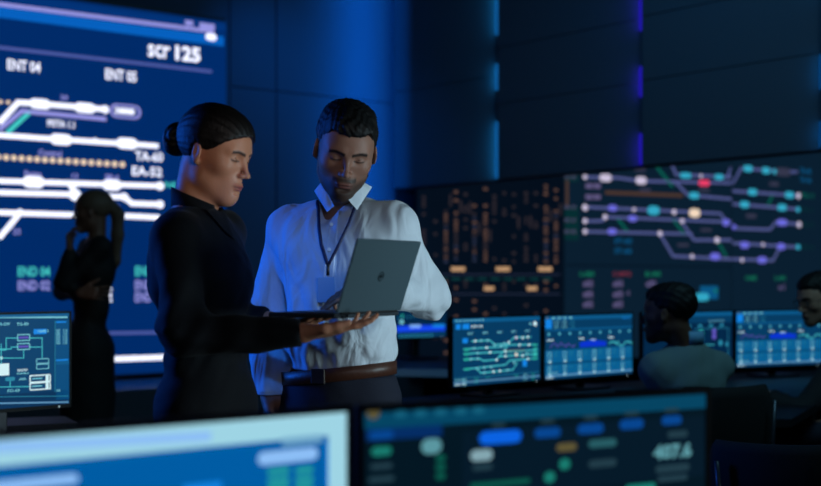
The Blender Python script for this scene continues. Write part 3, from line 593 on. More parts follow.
# ---------------------------------------------------------------- smooth-blended body modelling on a rectilinear grid
def axis_coords(lo, hi, coarse, fine):
    """fine: list of (lo, hi, step)"""
    c = [lo]; x = lo
    while x < hi:
        st = coarse
        for (a, b, s_) in fine:
            if a - coarse <= x <= b + 0.001: st = min(st, s_ if x >= a - 0.002 else max(s_, min(coarse, a - x)))
        x += st; c.append(x)
    return np.array(c, dtype=np.float32)
class Field:
    def __init__(s, lo, hi, coarse, fx=(), fy=(), fz=()):
        s.x = axis_coords(lo[0], hi[0], coarse, fx); s.y = axis_coords(lo[1], hi[1], coarse, fy); s.z = axis_coords(lo[2], hi[2], coarse, fz)
        s.f = np.full((len(s.x), len(s.y), len(s.z)), 0.5, dtype=np.float32)
    def win(s, lo, hi):
        r = []
        for c, a, b in ((s.x, lo[0], hi[0]), (s.y, lo[1], hi[1]), (s.z, lo[2], hi[2])):
            i = max(0, int(np.searchsorted(c, a)) - 1); j = min(len(c), int(np.searchsorted(c, b)) + 1); r.append(slice(i, max(j, i)))
        return tuple(r)
    def apply(s, fn, lo, hi, k, op):
        m = k + 0.03; w = s.win([v - m for v in lo], [v + m for v in hi])
        a = s.f[w]
        if a.size == 0: return
        X = s.x[w[0]][:, None, None]; Y = s.y[w[1]][None, :, None]; Z = s.z[w[2]][None, None, :]
        d = fn(X, Y, Z).astype(np.float32)
        if op == 'sub': d = -d; s.f[w] = -smin_(-a, -d, k)
        elif op == 'and': s.f[w] = -smin_(-a, -d, k)
        else: s.f[w] = smin_(a, d, k)
    def cone(s, a, b, ra, rb, k=0.02, op='u'):
        a = np.array(a, float); b = np.array(b, float); ba = b - a; L = max(ba @ ba, 1e-9)
        def fn(X, Y, Z):
            px, py, pz = X - a[0], Y - a[1], Z - a[2]
            t = np.clip((px * ba[0] + py * ba[1] + pz * ba[2]) / L, 0, 1)
            return np.sqrt((px - t * ba[0]) ** 2 + (py - t * ba[1]) ** 2 + (pz - t * ba[2]) ** 2) - (ra + (rb - ra) * t)
        s.apply(fn, np.minimum(a - ra, b - rb), np.maximum(a + ra, b + rb), k, op); return s
    def chain(s, pts, rs, k=0.015, op='u'):
        for i in range(len(pts) - 1): s.cone(pts[i], pts[i + 1], rs[i], rs[i + 1], k if i else k, op)
        return s
    def ell(s, c, r, R=None, k=0.02, op='u'):
        c = np.array(c, float); r = np.array(r, float); R = np.eye(3) if R is None else np.array(R)      # R columns: local axes in world
        def fn(X, Y, Z):
            px, py, pz = X - c[0], Y - c[1], Z - c[2]
            q = [px * R[0, i] + py * R[1, i] + pz * R[2, i] for i in range(3)]
            k0 = np.sqrt(sum((q[i] / r[i]) ** 2 for i in range(3))); k1 = np.sqrt(sum((q[i] / r[i] ** 2) ** 2 for i in range(3))) + 1e-6
            return k0 * (k0 - 1) / k1
        e = np.sqrt(((R * r[None, :]) ** 2).sum(1)); s.apply(fn, c - e, c + e, k, op); return s
    def halfspace(s, p, n, keep_below=True, k=0.004, lo=None, hi=None):
        """cut everything on the side the normal points to"""
        p = np.array(p, float); n = np.array(n, float); n /= np.linalg.norm(n)
        fn = lambda X, Y, Z: (X - p[0]) * n[0] + (Y - p[1]) * n[1] + (Z - p[2]) * n[2]
        lo = lo if lo is not None else (s.x[0], s.y[0], s.z[0]); hi = hi if hi is not None else (s.x[-1], s.y[-1], s.z[-1])
        s.apply(fn, lo, hi, k, 'and'); return s
    def displace(s, fn, band=0.03):
        m = np.abs(s.f) < band; i, j, k = np.nonzero(m)
        s.f[m] += fn(s.x[i], s.y[j], s.z[k]).astype(np.float32); return s
    def mesh(s):
        f = s.f; g = f < 0
        cnt = sum(g[i:g.shape[0] - 1 + i, j:g.shape[1] - 1 + j, k:g.shape[2] - 1 + k].astype(np.int8) for i in (0, 1) for j in (0, 1) for k in (0, 1))
        act = (cnt > 0) & (cnt < 8); I, J, K = np.nonzero(act); idx = np.full(act.shape, -1, dtype=np.int64); idx[I, J, K] = np.arange(len(I))
        acc = np.zeros((len(I), 3)); n = np.zeros(len(I)); ax = (s.x, s.y, s.z)
        for a in range(3):
            o = [q for q in range(3) if q != a]
            for u in (0, 1):
                for v in (0, 1):
                    d0 = [0, 0, 0]; d0[o[0]] = u; d0[o[1]] = v; d1 = list(d0); d1[a] = 1
                    f0 = f[I + d0[0], J + d0[1], K + d0[2]]; f1 = f[I + d1[0], J + d1[1], K + d1[2]]
                    c = (f0 < 0) != (f1 < 0); t = np.where(c, f0 / np.where(c, f0 - f1, 1), 0)
                    p0 = np.stack([s.x[I + d0[0]], s.y[J + d0[1]], s.z[K + d0[2]]], 1); p1 = np.stack([s.x[I + d1[0]], s.y[J + d1[1]], s.z[K + d1[2]]], 1)
                    acc += np.where(c[:, None], p0 + (p1 - p0) * t[:, None], 0); n += c
        V = acc / np.maximum(n, 1)[:, None]; Q = []
        for a in range(3):
            o1, o2 = [(1, 2), (2, 0), (0, 1)][a]
            sl0 = [slice(None)] * 3; sl1 = [slice(None)] * 3; sl0[a] = slice(0, -1); sl1[a] = slice(1, None)
            g0 = g[tuple(sl0)]; g1 = g[tuple(sl1)]; E = np.nonzero(g0 != g1); E = np.stack(E, 1)
            ok = (E[:, o1] > 0) & (E[:, o2] > 0) & (E[:, o1] < g.shape[o1] - 1) & (E[:, o2] < g.shape[o2] - 1); E = E[ok]
            inside = g[E[:, 0], E[:, 1], E[:, 2]]
            def cid(u, v):
                q = E.copy(); q[:, o1] -= u; q[:, o2] -= v; return idx[q[:, 0], q[:, 1], q[:, 2]]
            A, B, C, D = cid(1, 1), cid(0, 1), cid(0, 0), cid(1, 0)
            quad = np.stack([A, B, C, D], 1); quad[~inside] = quad[~inside][:, ::-1]; Q.append(quad)
        Q = np.concatenate(Q); Q = Q[(Q >= 0).all(1)]
        return V, Q
def smin_(a, b, k):
    if k <= 1e-6: return np.minimum(a, b)
    h = np.maximum(k - np.abs(a - b), 0) / k
    return np.minimum(a, b) - h * h * k * 0.25
def relax(V, Q, it=2, lam=0.5):
    n = len(V); e = np.concatenate([Q[:, [0, 1]], Q[:, [1, 2]], Q[:, [2, 3]], Q[:, [3, 0]]]); e = np.concatenate([e, e[:, ::-1]])
    deg = np.bincount(e[:, 0], minlength=n).astype(float); deg[deg == 0] = 1
    for _ in range(it):
        S = np.stack([np.bincount(e[:, 0], weights=V[e[:, 1], a], minlength=n) for a in range(3)], 1) / deg[:, None]
        V = V + (S - V) * lam
    return V
def field_object(fl, name, material, parent=None, origin=(0, 0, 0), it=2, colour=None, keep_largest=False):
    V, Q = fl.mesh(); V = relax(V, Q, it)
    me = bpy.data.meshes.new(name); nv, nq = len(V), len(Q); Vo = V - np.array(origin)
    me.vertices.add(nv); me.vertices.foreach_set('co', Vo.astype(np.float32).ravel()); me.loops.add(nq * 4); me.loops.foreach_set('vertex_index', Q.astype(np.int32).ravel())
    me.polygons.add(nq); me.polygons.foreach_set('loop_start', (np.arange(nq) * 4).astype(np.int32)); me.polygons.foreach_set('use_smooth', np.ones(nq, dtype=bool)); me.update(calc_edges=True); me.validate()
    if colour is not None:
        c = colour(V).astype(np.float32); at = me.color_attributes.new('tint', 'FLOAT_COLOR', 'POINT'); at.data.foreach_set('color', np.concatenate([c, np.ones((len(V), 1), np.float32)], 1).ravel())
    return link(name, me, material, parent)
def rotm(yaw=0, pitch=0, roll=0):
    """head frame: face looks along local -y; yaw>0 turns towards +x, pitch>0 looks down, roll>0 leans the crown towards +x"""
    return np.array(Matrix.Rotation(math.radians(yaw), 3, 'Z') @ Matrix.Rotation(math.radians(pitch), 3, 'X') @ Matrix.Rotation(math.radians(roll), 3, 'Y'))
class Frame:
    def __init__(s, o, R, k=1.0): s.o = np.array(o, float); s.R = np.array(R); s.k = k
    def p(s, x, y, z): return s.o + s.R @ (np.array([x, y, z]) * s.k)
    def inv(s, V): return ((V - s.o) @ s.R) / s.k
def head(fl, h, male=True, sd=1.0):
    """skull, face and ears, in the frame h (origin between the eyes' level, metres of an adult head)"""
    k = h.k
    def E(c, r, kk=.02, op='u', R=None): fl.ell(h.p(*c), [v * k for v in r], h.R if R is None else h.R @ R, kk * k, op)
    def C(a, b, ra, rb, kk=.02, op='u'): fl.cone(h.p(*a), h.p(*b), ra * k, rb * k, kk * k, op)
    jw = 0.86 if male else 0.80
    E((0, .018 - .098 * (1 - sd), .034), (.076, .098 * sd, .082)); E((0, -.045, .022), (.062, .048, .062), .03)
    E((0, -.030, -.040), ((.055 if male else .048), .056, .076), .03)
    E((0, -.012, -.022), ((.064 if male else .060), .060, .060), .035)
    for s_ in (-1, 1):
        C((s_ * .014 * jw, -.070, -.100), (s_ * .050 * jw, -.010, -.066), .019, .018, .03)
        E((s_ * .043, -.055, -.024), (.019, .024, .017), .025)
        C((s_ * .012, -.0865, .018), (s_ * .042, -.073, .019), .0095 if male else .0075, .009, .016)
    E((0, -.073, -.101), (.019 * jw, .020, .016), .02)
    E((0, -.071, -.066), (.028, .026, .026), .025)
    for s_ in (-1, 1): E((s_ * .032, -.0985, .001), (.017, .015, .0115), .014, 'sub')
    for s_ in (-1, 1): E((s_ * .031, -.0735, -.001), (.0150, .0150, .0132), .004)
    C((0, -.086, .012), (0, -.111, -.032), .0060, .0070, .012); E((0, -.1135, -.0345), (.0085, .0085, .0075) if male else (.0068, .0078, .0064), .007)
    for s_ in (-1, 1):
        E((s_ * (.0115 if male else .0095), -.101, -.038), (.0070, .0095, .0062), .007); E((s_ * .0065, -.106, -.0455), (.0035, .005, .003), .003, 'sub')
    E((0, -.0965, -.0645), (.021, .0085, .0048), .005); E((0, -.0945, -.0735), (.018, .0092, .0058), .005)
    E((0, -.1060, -.0690), (.022, .0055, .0013), .003, 'sub'); E((0, -.098, -.0835), (.016, .006, .0045), .008, 'sub')
    for s_ in (-1, 1):
        Re = np.array(Matrix.Rotation(s_ * math.radians(20), 3, 'Z') @ Matrix.Rotation(math.radians(-8), 3, 'X'))
        E((s_ * .0790, .004, -.008), (.0064, .0165, .0275), .004, 'u', Re); E((s_ * .0715, .001, -.031), (.006, .008, .009), .006)
        E((s_ * .0862, .003, -.004), (.0055, .0095, .0165), .003, 'sub', Re); E((s_ * .0795, -.003, -.012), (.004, .005, .007), .003)
def skin_tint(h, base, male=True, stubble=0.0, lips=(150, 70, 62), hands=None):
    B = np.array(rgb(base)[:3]); Lp = np.array(rgb(lips)[:3]); DKh = np.array(rgb((16, 11, 9))[:3])
    def fn(V):
        q = h.inv(V); x, y, z = q[:, 0], q[:, 1], q[:, 2]; c = np.tile(B, (len(V), 1)); front = y < -.045
        def mix(m, col):
            m = np.clip(m, 0, 1)[:, None]; return c * (1 - m) + np.array(col) * m
        ax = np.abs(x)
        cheek = np.exp(-(((ax - .042) / .02) ** 2 + ((z + .035) / .02) ** 2)) * front; c = mix(cheek * .12, B * np.array([1.15, .82, .8]))
        if stubble > 0:
            m = (1 / (1 + np.exp((z + .060 + .35 * np.maximum(0, .03 - ax)) / .006))) * (y < .02) * (z > -.135) ; must = np.exp(-((z + .0555) / .006) ** 2) * (ax < .032) * front
            side = np.exp(-(((ax - .068) / .018) ** 2)) * (z < .0) * (z > -.1) * (y < .0) * (y > -.035); c = mix(np.clip(m + must + side * .8, 0, 1) * stubble, DKh * 1.6)
        lipm = np.exp(-((ax / .020) ** 4 + ((z + .0695) / .0085) ** 4)) * (y < -.088); c = mix(lipm * .8, Lp)
        ml = np.exp(-((ax / .023) ** 6 + ((z + .0692) / .0018) ** 2)) * (y < -.085); c = mix(ml * .7, DKh)
        bz = (.0145 + .22 * np.minimum(ax - .010, .022) - .22 * np.maximum(0, ax - .036)) if male else (.0165 + .20 * np.minimum(ax - .012, .020) - .25 * np.maximum(0, ax - .036))
        br = np.exp(-((z - bz) / (.0050 if male else .0042)) ** 4) * (ax > .009) * (ax < .051) * (y < -.05); c = mix(br * .95, DKh)
        ez = -.0045 + 3.0 * (ax - .031) ** 2 * 3; lash = np.exp(-((z - ez) / .0021) ** 2) * (np.abs(ax - .031) < .0145) * (y < -.06); c = mix(lash * .95, DKh)
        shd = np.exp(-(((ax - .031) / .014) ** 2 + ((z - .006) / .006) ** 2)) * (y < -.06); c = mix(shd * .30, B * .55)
        return c
    return fn
def skin_mat(name, rough=0.55):
    m = mat(name, (150, 110, 95), rough, bump=0.08, bscale=260, spec=0.35); nt = m.node_tree; b = nt.nodes['Principled BSDF']
    at = nt.nodes.new('ShaderNodeAttribute'); at.attribute_name = 'tint'; nt.links.new(at.outputs['Color'], b.inputs['Base Color'])
    b.inputs['Subsurface Weight'].default_value = 0.12; b.inputs['Subsurface Radius'].default_value = (.012, .005, .003); b.inputs['Subsurface Scale'].default_value = 0.6
    return m
def eyes(h, parent, origin, look=-25):
    for s_ in (-1, 1):
        c = h.p(s_ * .031, -.0745, -.0015); mb = MB()
        prof = [(0.0002, -.0125 * h.k)] + [(.0125 * h.k * math.sin(a), -.0125 * h.k * math.cos(a)) for a in np.linspace(.2, math.pi - .2, 9)] + [(0.0002, .0125 * h.k)]
        mb.lathe(prof, n=16); M = Matrix(h.R.tolist()).to_4x4(); M = Matrix.Translation(Vector(c) - Vector(origin)) @ M @ Matrix.Rotation(math.radians(90 + look), 4, 'X')
        mb.xform(M); e = mb.build('eyeball', eye_white, parent, True)
        ir = MB().lathe([(.0001, -.0006), (.0055, -.0004), (.0055, .0008), (.0001, .0008)], n=14)
        ir.xform(Matrix.Translation(Vector(c) - Vector(origin)) @ Matrix(h.R.tolist()).to_4x4() @ Matrix.Rotation(math.radians(90 + look), 4, 'X') @ Matrix.Translation((0, 0, .0122 * h.k)))
        ir.build('iris', eye_dark, e, True)
eye_white = mat('eye_white', (205, 200, 195), .25); eye_dark = mat('eye_iris', (22, 14, 10), .2)
def hand(fl, wrist, f, n, side, k=1.0, curl=(12, 18, 24, 30), joint=1.0, thumb=(0.55, 0.25), spread=0.10, kk=.006, raise_=None):
    """f: towards the fingertips, n: back of the hand, side: towards the thumb. curl per finger index..little in degrees per joint"""
    W = np.array(wrist, float); f = np.array(f, float); f /= np.linalg.norm(f); n = np.array(n, float); n -= f * (n @ f); n /= np.linalg.norm(n)
    s_ = np.array(side, float); s_ -= f * (s_ @ f) + n * (s_ @ n); s_ /= np.linalg.norm(s_)
    offs = (.030, .010, -.010, -.029); Ls = (.090, .095, .090, .082); ph = ((.042, .026, .021), (.047, .029, .022), (.043, .027, .021), (.034, .021, .019)); rad = (.0088, .0090, .0086, .0076)
    for i in range(4):
        base = W + (f * Ls[i] + s_ * offs[i]) * k
        fl.cone(W + s_ * offs[i] * .55 * k + f * .005 * k, base, .0135 * k, .0105 * k, .016 * k)
        d = f + s_ * spread * (1.5 - i); d /= np.linalg.norm(d); p = base; a = 0
        c = curl[i]; dn = n
        for j in range(3):
            a += math.radians(c * (1.0 if j == 0 else joint)); dd = d * math.cos(a) - n * math.sin(a); q = p + dd * ph[i][j] * k
            r0 = rad[i] * (1 - .1 * j) * k; r1 = rad[i] * (1 - .1 * (j + 1)) * k; fl.cone(p, q, r0, r1, kk * k if j else .008 * k); p = q
    tb = W + (f * .022 + s_ * .024) * k; t1 = tb + (s_ * .030 * math.cos(thumb[1]) + f * .034 - n * .018 * math.sin(thumb[1]) ) * k
    td = f * math.cos(thumb[0]) + s_ * math.sin(thumb[0]) - n * thumb[1]; td /= np.linalg.norm(td); t2 = t1 + td * .033 * k; t3 = t2 + (td - n * .1) * .027 * k
    fl.chain([tb, t1, t2, t3], [.015 * k, .0125 * k, .0105 * k, .0088 * k], .010 * k)
    fl.ell(W + (f * .045 + s_ * .0) * k, np.array([.040, .046, .014]) * k, np.stack([s_, f, n], 1), .012 * k)
def folds(seed, amp, freq=22.0, ax=(0, 0, 1), stretch=0.45, ridge=True):
    r = np.random.RandomState(seed); K = []
    for i in range(5):
        d = r.normal(size=3); d = d / np.linalg.norm(d); K.append((d * freq * (0.6 + .35 * i), r.uniform(0, 6.3)))
    def fn(X, Y, Z):
        wv = np.sin(9 * X + 7 * Z + seed) * 1.3 + np.sin(11 * Y - 6 * Z) * .9; o = 0
        for i, (d, ph) in enumerate(K):
            v = np.sin(d[0] * X + d[1] * Y + d[2] * Z + ph + wv * (1 + .3 * i)); v = (1 - np.abs(v)) * 2 - 1 if ridge and i % 2 else v; o = o + v / (1 + .5 * i)
        return o * amp / 2.2
    return fn
# ---------------------------------------------------------------- people
from mathutils.bvhtree import BVHTree
def caster(*objs):
    trees = []
    for o in objs:
        off = np.array(o.matrix_world.translation) if o.parent is None else np.array(o.parent.location)
        me = o.data; V = np.empty(len(me.vertices) * 3); me.vertices.foreach_get('co', V); V = V.reshape(-1, 3) + off
        trees.append(BVHTree.FromPolygons([tuple(v) for v in V], [tuple(p.vertices) for p in me.polygons]))
    def cast(px, py, lift=0.002):
        d = Vector(((px - CX) / F, 1, -(py - HY) / F)).normalized(); o = Vector((0, 0, CZ)); best = None
        for t in trees:
            h, n, i, dist = t.ray_cast(o, d)
            if h is not None and (best is None or dist < best[1]): best = (h, dist, n)
        if best is None: return None
        n = best[2] if best[2].dot(d) < 0 else -best[2]
        return best[0] + n * lift
    return cast
def local(mb, o): mb.v = [tuple(Vector(v) - Vector(o)) for v in mb.v]; return mb
def hair_cut(fl, h, ys, zs, lift=None):
    X = fl.x[:, None, None]; Y = fl.y[None, :, None]; Z = fl.z[None, None, :]
    m = np.abs(fl.f) < 0.06; i, j, k = np.nonzero(m); V = np.stack([fl.x[i], fl.y[j], fl.z[k]], 1); q = h.inv(V)
    zl = np.interp(q[:, 1], ys, zs); zl = zl + (lift(q) if lift is not None else 0)
    fl.f[m] = np.maximum(fl.f[m], ((zl - q[:, 2]) * .75 * h.k).astype(np.float32))
def hair_mat(name, c, rough=0.42):
    return mat(name, c, rough, bump=0.25, bscale=40, stretch=(8, 1.0, 1.0), var=0.35, spec=0.3)
skin_w = skin_mat('skin_fair', .48); skin_m = skin_mat('skin_olive', .52); skin_d = skin_mat('skin_tan', .55)
hair_w = hair_mat('dark_brown_hair', (13, 9, 8), .5); hair_b = hair_mat('black_brown_hair', (10, 8, 8), .6); hair_l = hair_mat('light_brown_hair', (104, 84, 70), .5)

# ===== the standing man in the white shirt
mo = Vector((-.195, 3.10, 0)); MY = 3.10
hm = Frame(P(345.5, 149, 3.02), rotm(7, 25, 7), .985)
Rt = rotm(-20); ax = Rt @ np.array([1, 0, 0]); fw = Rt @ np.array([0, -1, 0])
Sc = np.array(P(341, 221, 3.10)); sR = Sc - ax * .152 + [0, 0, -.022]; sL = Sc + ax * .156 + [0, 0, -.018]        # his right arm is on the picture's left
eR = np.array(P(267, 312, 3.20)); wR = np.array(P(270, 398, 3.10)); eL = np.array(P(427, 297, 3.16)); wL = np.array(P(381, 288, 2.94))
neck0 = np.array(P(341, 212, 3.12)); chest = np.array(P(341, 262, 3.10)); belly = np.array(P(338, 320, 3.10)); pelv = np.array(P(338, 385, 3.11))
def trunk(f, g=0.0, w=1.0):
    f.ell(chest, (.160 * w + g, .108 + g, .165), Rt, .03); f.ell(belly, (.138 * w + g, .105 + g, .15), Rt, .05); f.ell(pelv, (.148 * w + g, .108 + g, .12), Rt, .05)
    for s_ in (sR, sL): f.cone(neck0 + [0, 0, -.03], s_, .052 + g, .052 + g, .05); f.ell(s_ * .62 + chest * .38 + [0, 0, -.01], (.07 + g, .085 + g, .08), Rt, .05)
lo = (-.50, 2.72, -.02); hi = (.14, 3.40, 1.86)
hx = (float(hm.o[0]) - .10, float(hm.o[0]) + .10, .0024); hyy = (float(hm.o[1]) - .135, float(hm.o[1]) + .02, .0024); hz = (float(hm.o[2]) - .15, float(hm.o[2]) + .10, .0024)
f = Field(lo, hi, .009, fx=[hx], fy=[hyy], fz=[hz, (1.18, 1.36, .0045), (.84, 1.0, .0045)])
trunk(f, -.010, .97); f.chain([sR, eR, wR], [.043, .038, .027], .03); f.chain([sL, eL, wL], [.047, .038, .027], .03)
for s_ in (-1, 1):
    hp = pelv + ax * s_ * .085 + [0, 0, -.03]; kn = np.array([hp[0] + s_ * .015, hp[1] - .02, .50]); an = np.array([kn[0], kn[1] + .04, .085])
    f.chain([hp, kn, an], [.085, .055, .040], .04); f.chain([an, an + [0, -.04, -.035], an + fw * .17 + [0, 0, -.045]], [.040, .036, .028], .02)
f.cone(neck0 + [0, 0.01, -.02], hm.p(0, .030, -.055), .060, .058, .03); f.cone(neck0 + [0, 0, 0], hm.p(0, -.02, -.08), .045, .042, .02)
head(f, hm, True)
hand(f, wR, (.02, -.10, -1), (-1, -.1, 0), (0, -1, .1), 1.0, curl=(18, 20, 22, 25))
hand(f, wL, (-.95, -.25, -.10), (.1, -.3, 1), (-.2, -1, -.2), .98, curl=(14, 22, 28, 32))
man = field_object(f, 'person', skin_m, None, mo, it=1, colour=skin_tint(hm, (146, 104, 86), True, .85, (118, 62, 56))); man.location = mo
tag(man, 'bearded man in a white shirt with a blue lanyard standing behind the open laptop', 'person')
eyes(hm, man, mo, look=-38)
# hair
f = Field(hm.o - .15, hm.o + .16, .0034)
f.ell(hm.p(0, .021, .040), (.0815, .103, .086), hm.R, .01); f.ell(hm.p(0, -.034, .078), (.058, .056, .034), hm.R, .03); f.ell(hm.p(0.0, .02, .088), (.064, .075, .030), hm.R, .02)
f.ell(hm.p(.02, -.066, .076), (.035, .025, .018), hm.R, .02)
hair_cut(f, hm, [-.2, -.078, -.064, -.050, -.030, -.018, -.010, .018, .028, .06, .2], [.064, .064, .058, .035, -.002, -.010, .024, .026, -.035, -.055, -.06], lambda q: .010 * np.exp(-((np.abs(q[:, 0]) - .045) / .014) ** 2) * (q[:, 1] < -.04) + .045 * np.clip((np.abs(q[:, 0]) - .060) / .01, 0, 1) * (q[:, 1] > .015) * (q[:, 1] < .075))
f.displace(lambda X, Y, Z: .0024 * np.sin(300 * X + 90 * Z + 3 * np.sin(90 * Y)) * np.sin(210 * Y + 150 * Z + 2 * np.sin(80 * X)))
field_object(f, 'hair', hair_b, man, mo, it=1)
# shirt
shirt_m = mat('white_shirt_cotton', (205, 212, 220), 0.8, bump=0.55, bscale=7, stretch=(1.6, 1.6, .8), sheen=.1)
for nd in shirt_m.node_tree.nodes:
    if nd.type == 'TEX_NOISE': nd.inputs['Distortion'].default_value = 1.6; nd.inputs['Detail'].default_value = 2.5; nd.inputs['Roughness'].default_value = .45
    if nd.type == 'BUMP': nd.inputs['Distance'].default_value = .03
f = Field((-.53, 2.80, 1.02), (.16, 3.36, 1.60), .0065)
trunk(f, .011); f.chain([sR, eR, wR + [0, 0, .01]], [.055, .054, .040], .03)
f.chain([sL, eL, wL], [.056, .054, .042], .035); f.ell(eL + [0, 0, -.008], (.055, .055, .052), None, .03)
f.ell(belly + [0, 0, -.055], (.150, .116, .085), Rt, .04); f.ell(belly + ax * .07 + [0, -.005, -.05], (.080, .105, .06), Rt, .04)
f.cone(neck0 + [0, -.03, .10], neck0 + fw * .02 + [0, 0, -.018], .062, .052, .01, 'sub'); f.cone(neck0 + fw * .06 + [0, 0, .05], neck0 + fw * .115 + [0, 0, -.030], .045, .012, .01, 'sub')
fa = folds(3, .0065, 42); fb = folds(8, .0080, 62)
def shirt_fold(X, Y, Z):
    we = np.exp(-(((X - eL[0]) ** 2 + (Z - eL[2]) ** 2) / .010)) + np.exp(-(((X - eR[0]) ** 2 + (Z - eR[2]) ** 2) / .010)); wb = np.exp(-((Z - 1.12) / .06) ** 2)
    rad = np.sin(60 * (X * .5 + Z) + 4 * np.sin(14 * X + 5)) * .004 * np.exp(-((Z - 1.16) / .09) ** 2)
    return fa(X, Y, Z) * .55 + fb(X, Y, Z) * (we + wb * .8) + rad
f.displace(shirt_fold)
f.halfspace((0, 0, 1.078), (0, 0, -1), lo=(-.42, 2.9, 1.0), hi=(.06, 3.33, 1.2)) if False else None
m_ = f.z < 1.082; XX = f.x > (eR[0] + .075)
f.f[np.ix_(XX, np.ones(len(f.y), bool), m_)] = .02
shirt = field_object(f, 'shirt', shirt_m, man, mo, it=1)
# lower sleeve of the hanging arm reaches below the belt line
f = Field((-.50, 2.98, .90), (-.26, 3.32, 1.30), .006); f.chain([eR + [0, 0, -.06] + (wR - eR) * 0, wR + [0, 0, .005]], [.0535, .041], .01); f.displace(folds(5, .006, 40)); f.halfspace(wR + [0, 0, .01], (0, 0, -1))
field_object(f, 'shirt_sleeve', shirt_m, man, mo, it=1)
# trousers, belt, shoes
navy = mat('navy_trousers', (13, 19, 40), 0.85, bump=0.15, bscale=300)
f = Field((-.45, 2.88, .06), (.08, 3.34, 1.12), .009); f.ell(pelv + [0, 0, .03], (.160, .122, .16), Rt, .03); f.ell(pelv + [0, 0, -.05], (.164, .124, .11), Rt, .03)
for s_ in (-1, 1):
    hp = pelv + ax * s_ * .085 + [0, 0, -.05]; kn = np.array([hp[0] + s_ * .015, hp[1] - .02, .50]); an = np.array([kn[0], kn[1] + .04, .09]); f.chain([hp, kn, an], [.094, .074, .066], .03)
f.displace(folds(11, .004, 20)); f.halfspace((0, 0, 1.072), (0, 0, 1)); f.halfspace((0, 0, .08), (0, 0, -1))
trs = field_object(f, 'trousers', navy, man, mo, it=2)
leather = mat('brown_leather', (74, 42, 30), 0.45, bump=0.1, bscale=120, var=.2)
def ring_band(c, R, rx, ry, z0, z1, th, a0=0, a1=360, n=48, tilt=0.0):
    mb = MB(); vs = []; N = n + 1
    for i in range(N):
        a = math.radians(a0 + (a1 - a0) * i / n)
        for (e, z) in ((0, z0), (th, z0), (th, z1), (0, z1)):
            p = np.array(c, float) + R @ np.array([(rx + e) * math.sin(a), -(ry + e) * math.cos(a), 0]); vs.append((p[0], p[1], z + tilt * math.sin(a)))
    fs = []
    for i in range(n):
        for k in range(4): fs.append((i * 4 + k, i * 4 + (k + 1) % 4, (i + 1) * 4 + (k + 1) % 4, (i + 1) * 4 + k))
    if abs(a1 - a0) < 360: fs += [(3, 2, 1, 0), (n * 4, n * 4 + 1, n * 4 + 2, n * 4 + 3)]
    return mb.add(vs, fs)
bc = pelv.copy()
belt = local(ring_band(bc, Rt, .160, .124, 1.054, 1.090, .005, tilt=.018), mo).build('belt', leather, man, True)
bk = bc + fw * .131; local(MB().box((bk[0], bk[1], 1.072), (.040, .005, .040), Matrix(Rt.tolist()), .002), mo).build('buckle', mat('dull_metal', (70, 62, 58), .5, .7), belt)
for s_ in (-1, 1):
    hp = pelv + ax * s_ * .085; an = np.array([hp[0] + s_ * .015, hp[1] + .02, .05])
    f = Field(an - [.14, .25, .08], an + [.14, .12, .10], .006); f.chain([an + [0, .03, -.005], an + fw * .09 + [0, 0, -.012], an + fw * .19 + [0, 0, -.018]], [.048, .044, .035], .02); f.halfspace((0, 0, 0.002), (0, 0, -1)); f.halfspace((0, 0, .095), (0, 0, 1))
    field_object(f, 'shoe', mat('black_leather', (14, 12, 12), .35), man, mo)
# collar: stand round the neck and two pointed flaps
cn = neck0 + fw * .004 + [0, 0, .0]
st = ring_band(cn + [0, 0, 0], Rt, .060, .066, 1.500, 1.545, .004, a0=22, a1=338, n=36)
st.v = [(v[0], v[1], v[2] - .30 * max(0, (np.array(v[:2]) - cn[:2]) @ fw[:2])) for v in st.v]
local(st, mo).build('collar_stand', shirt_m, man, True)
cs = caster(shirt)
def patch(pts, lift=.004, th=.003, div=6):
    """a cloth patch following the garment: four picture corners carried onto the garment surface"""
    g = []
    for i in range(div + 1):
        for j in range(div + 1):
            u, v = i / div, j / div
            a = [(1 - u) * pts[0][k] + u * pts[1][k] for k in (0, 1)]; b_ = [(1 - u) * pts[3][k] + u * pts[2][k] for k in (0, 1)]
            q = [(1 - v) * a[k] + v * b_[k] for k in (0, 1)]; g.append(cs(q[0], q[1], lift))
    ok = [p for p in g if p is not None]
    if not ok: return MB()
    my = sum(p.y for p in ok) / len(ok)
    g = [p if p is not None else P(0, 0, my) for p in g]; N = div + 1; mb = MB(); vs = g + [p + Vector((0, th, 0)) for p in g]; fs = []
    for i in range(div):
        for j in range(div):
            a = i * N + j; fs.append((a, a + 1, a + N + 1, a + N)); a += N * N; fs.append((a, a + N, a + N + 1, a + 1))
    for i in range(div):
        for (a, b_) in ((i, i + 1), (div * N + i, div * N + i + 1), (i * N, (i + 1) * N), (i * N + div, (i + 1) * N + div)): fs.append((a, b_, b_ + N * N, a + N * N))
    return mb.add(vs, fs)
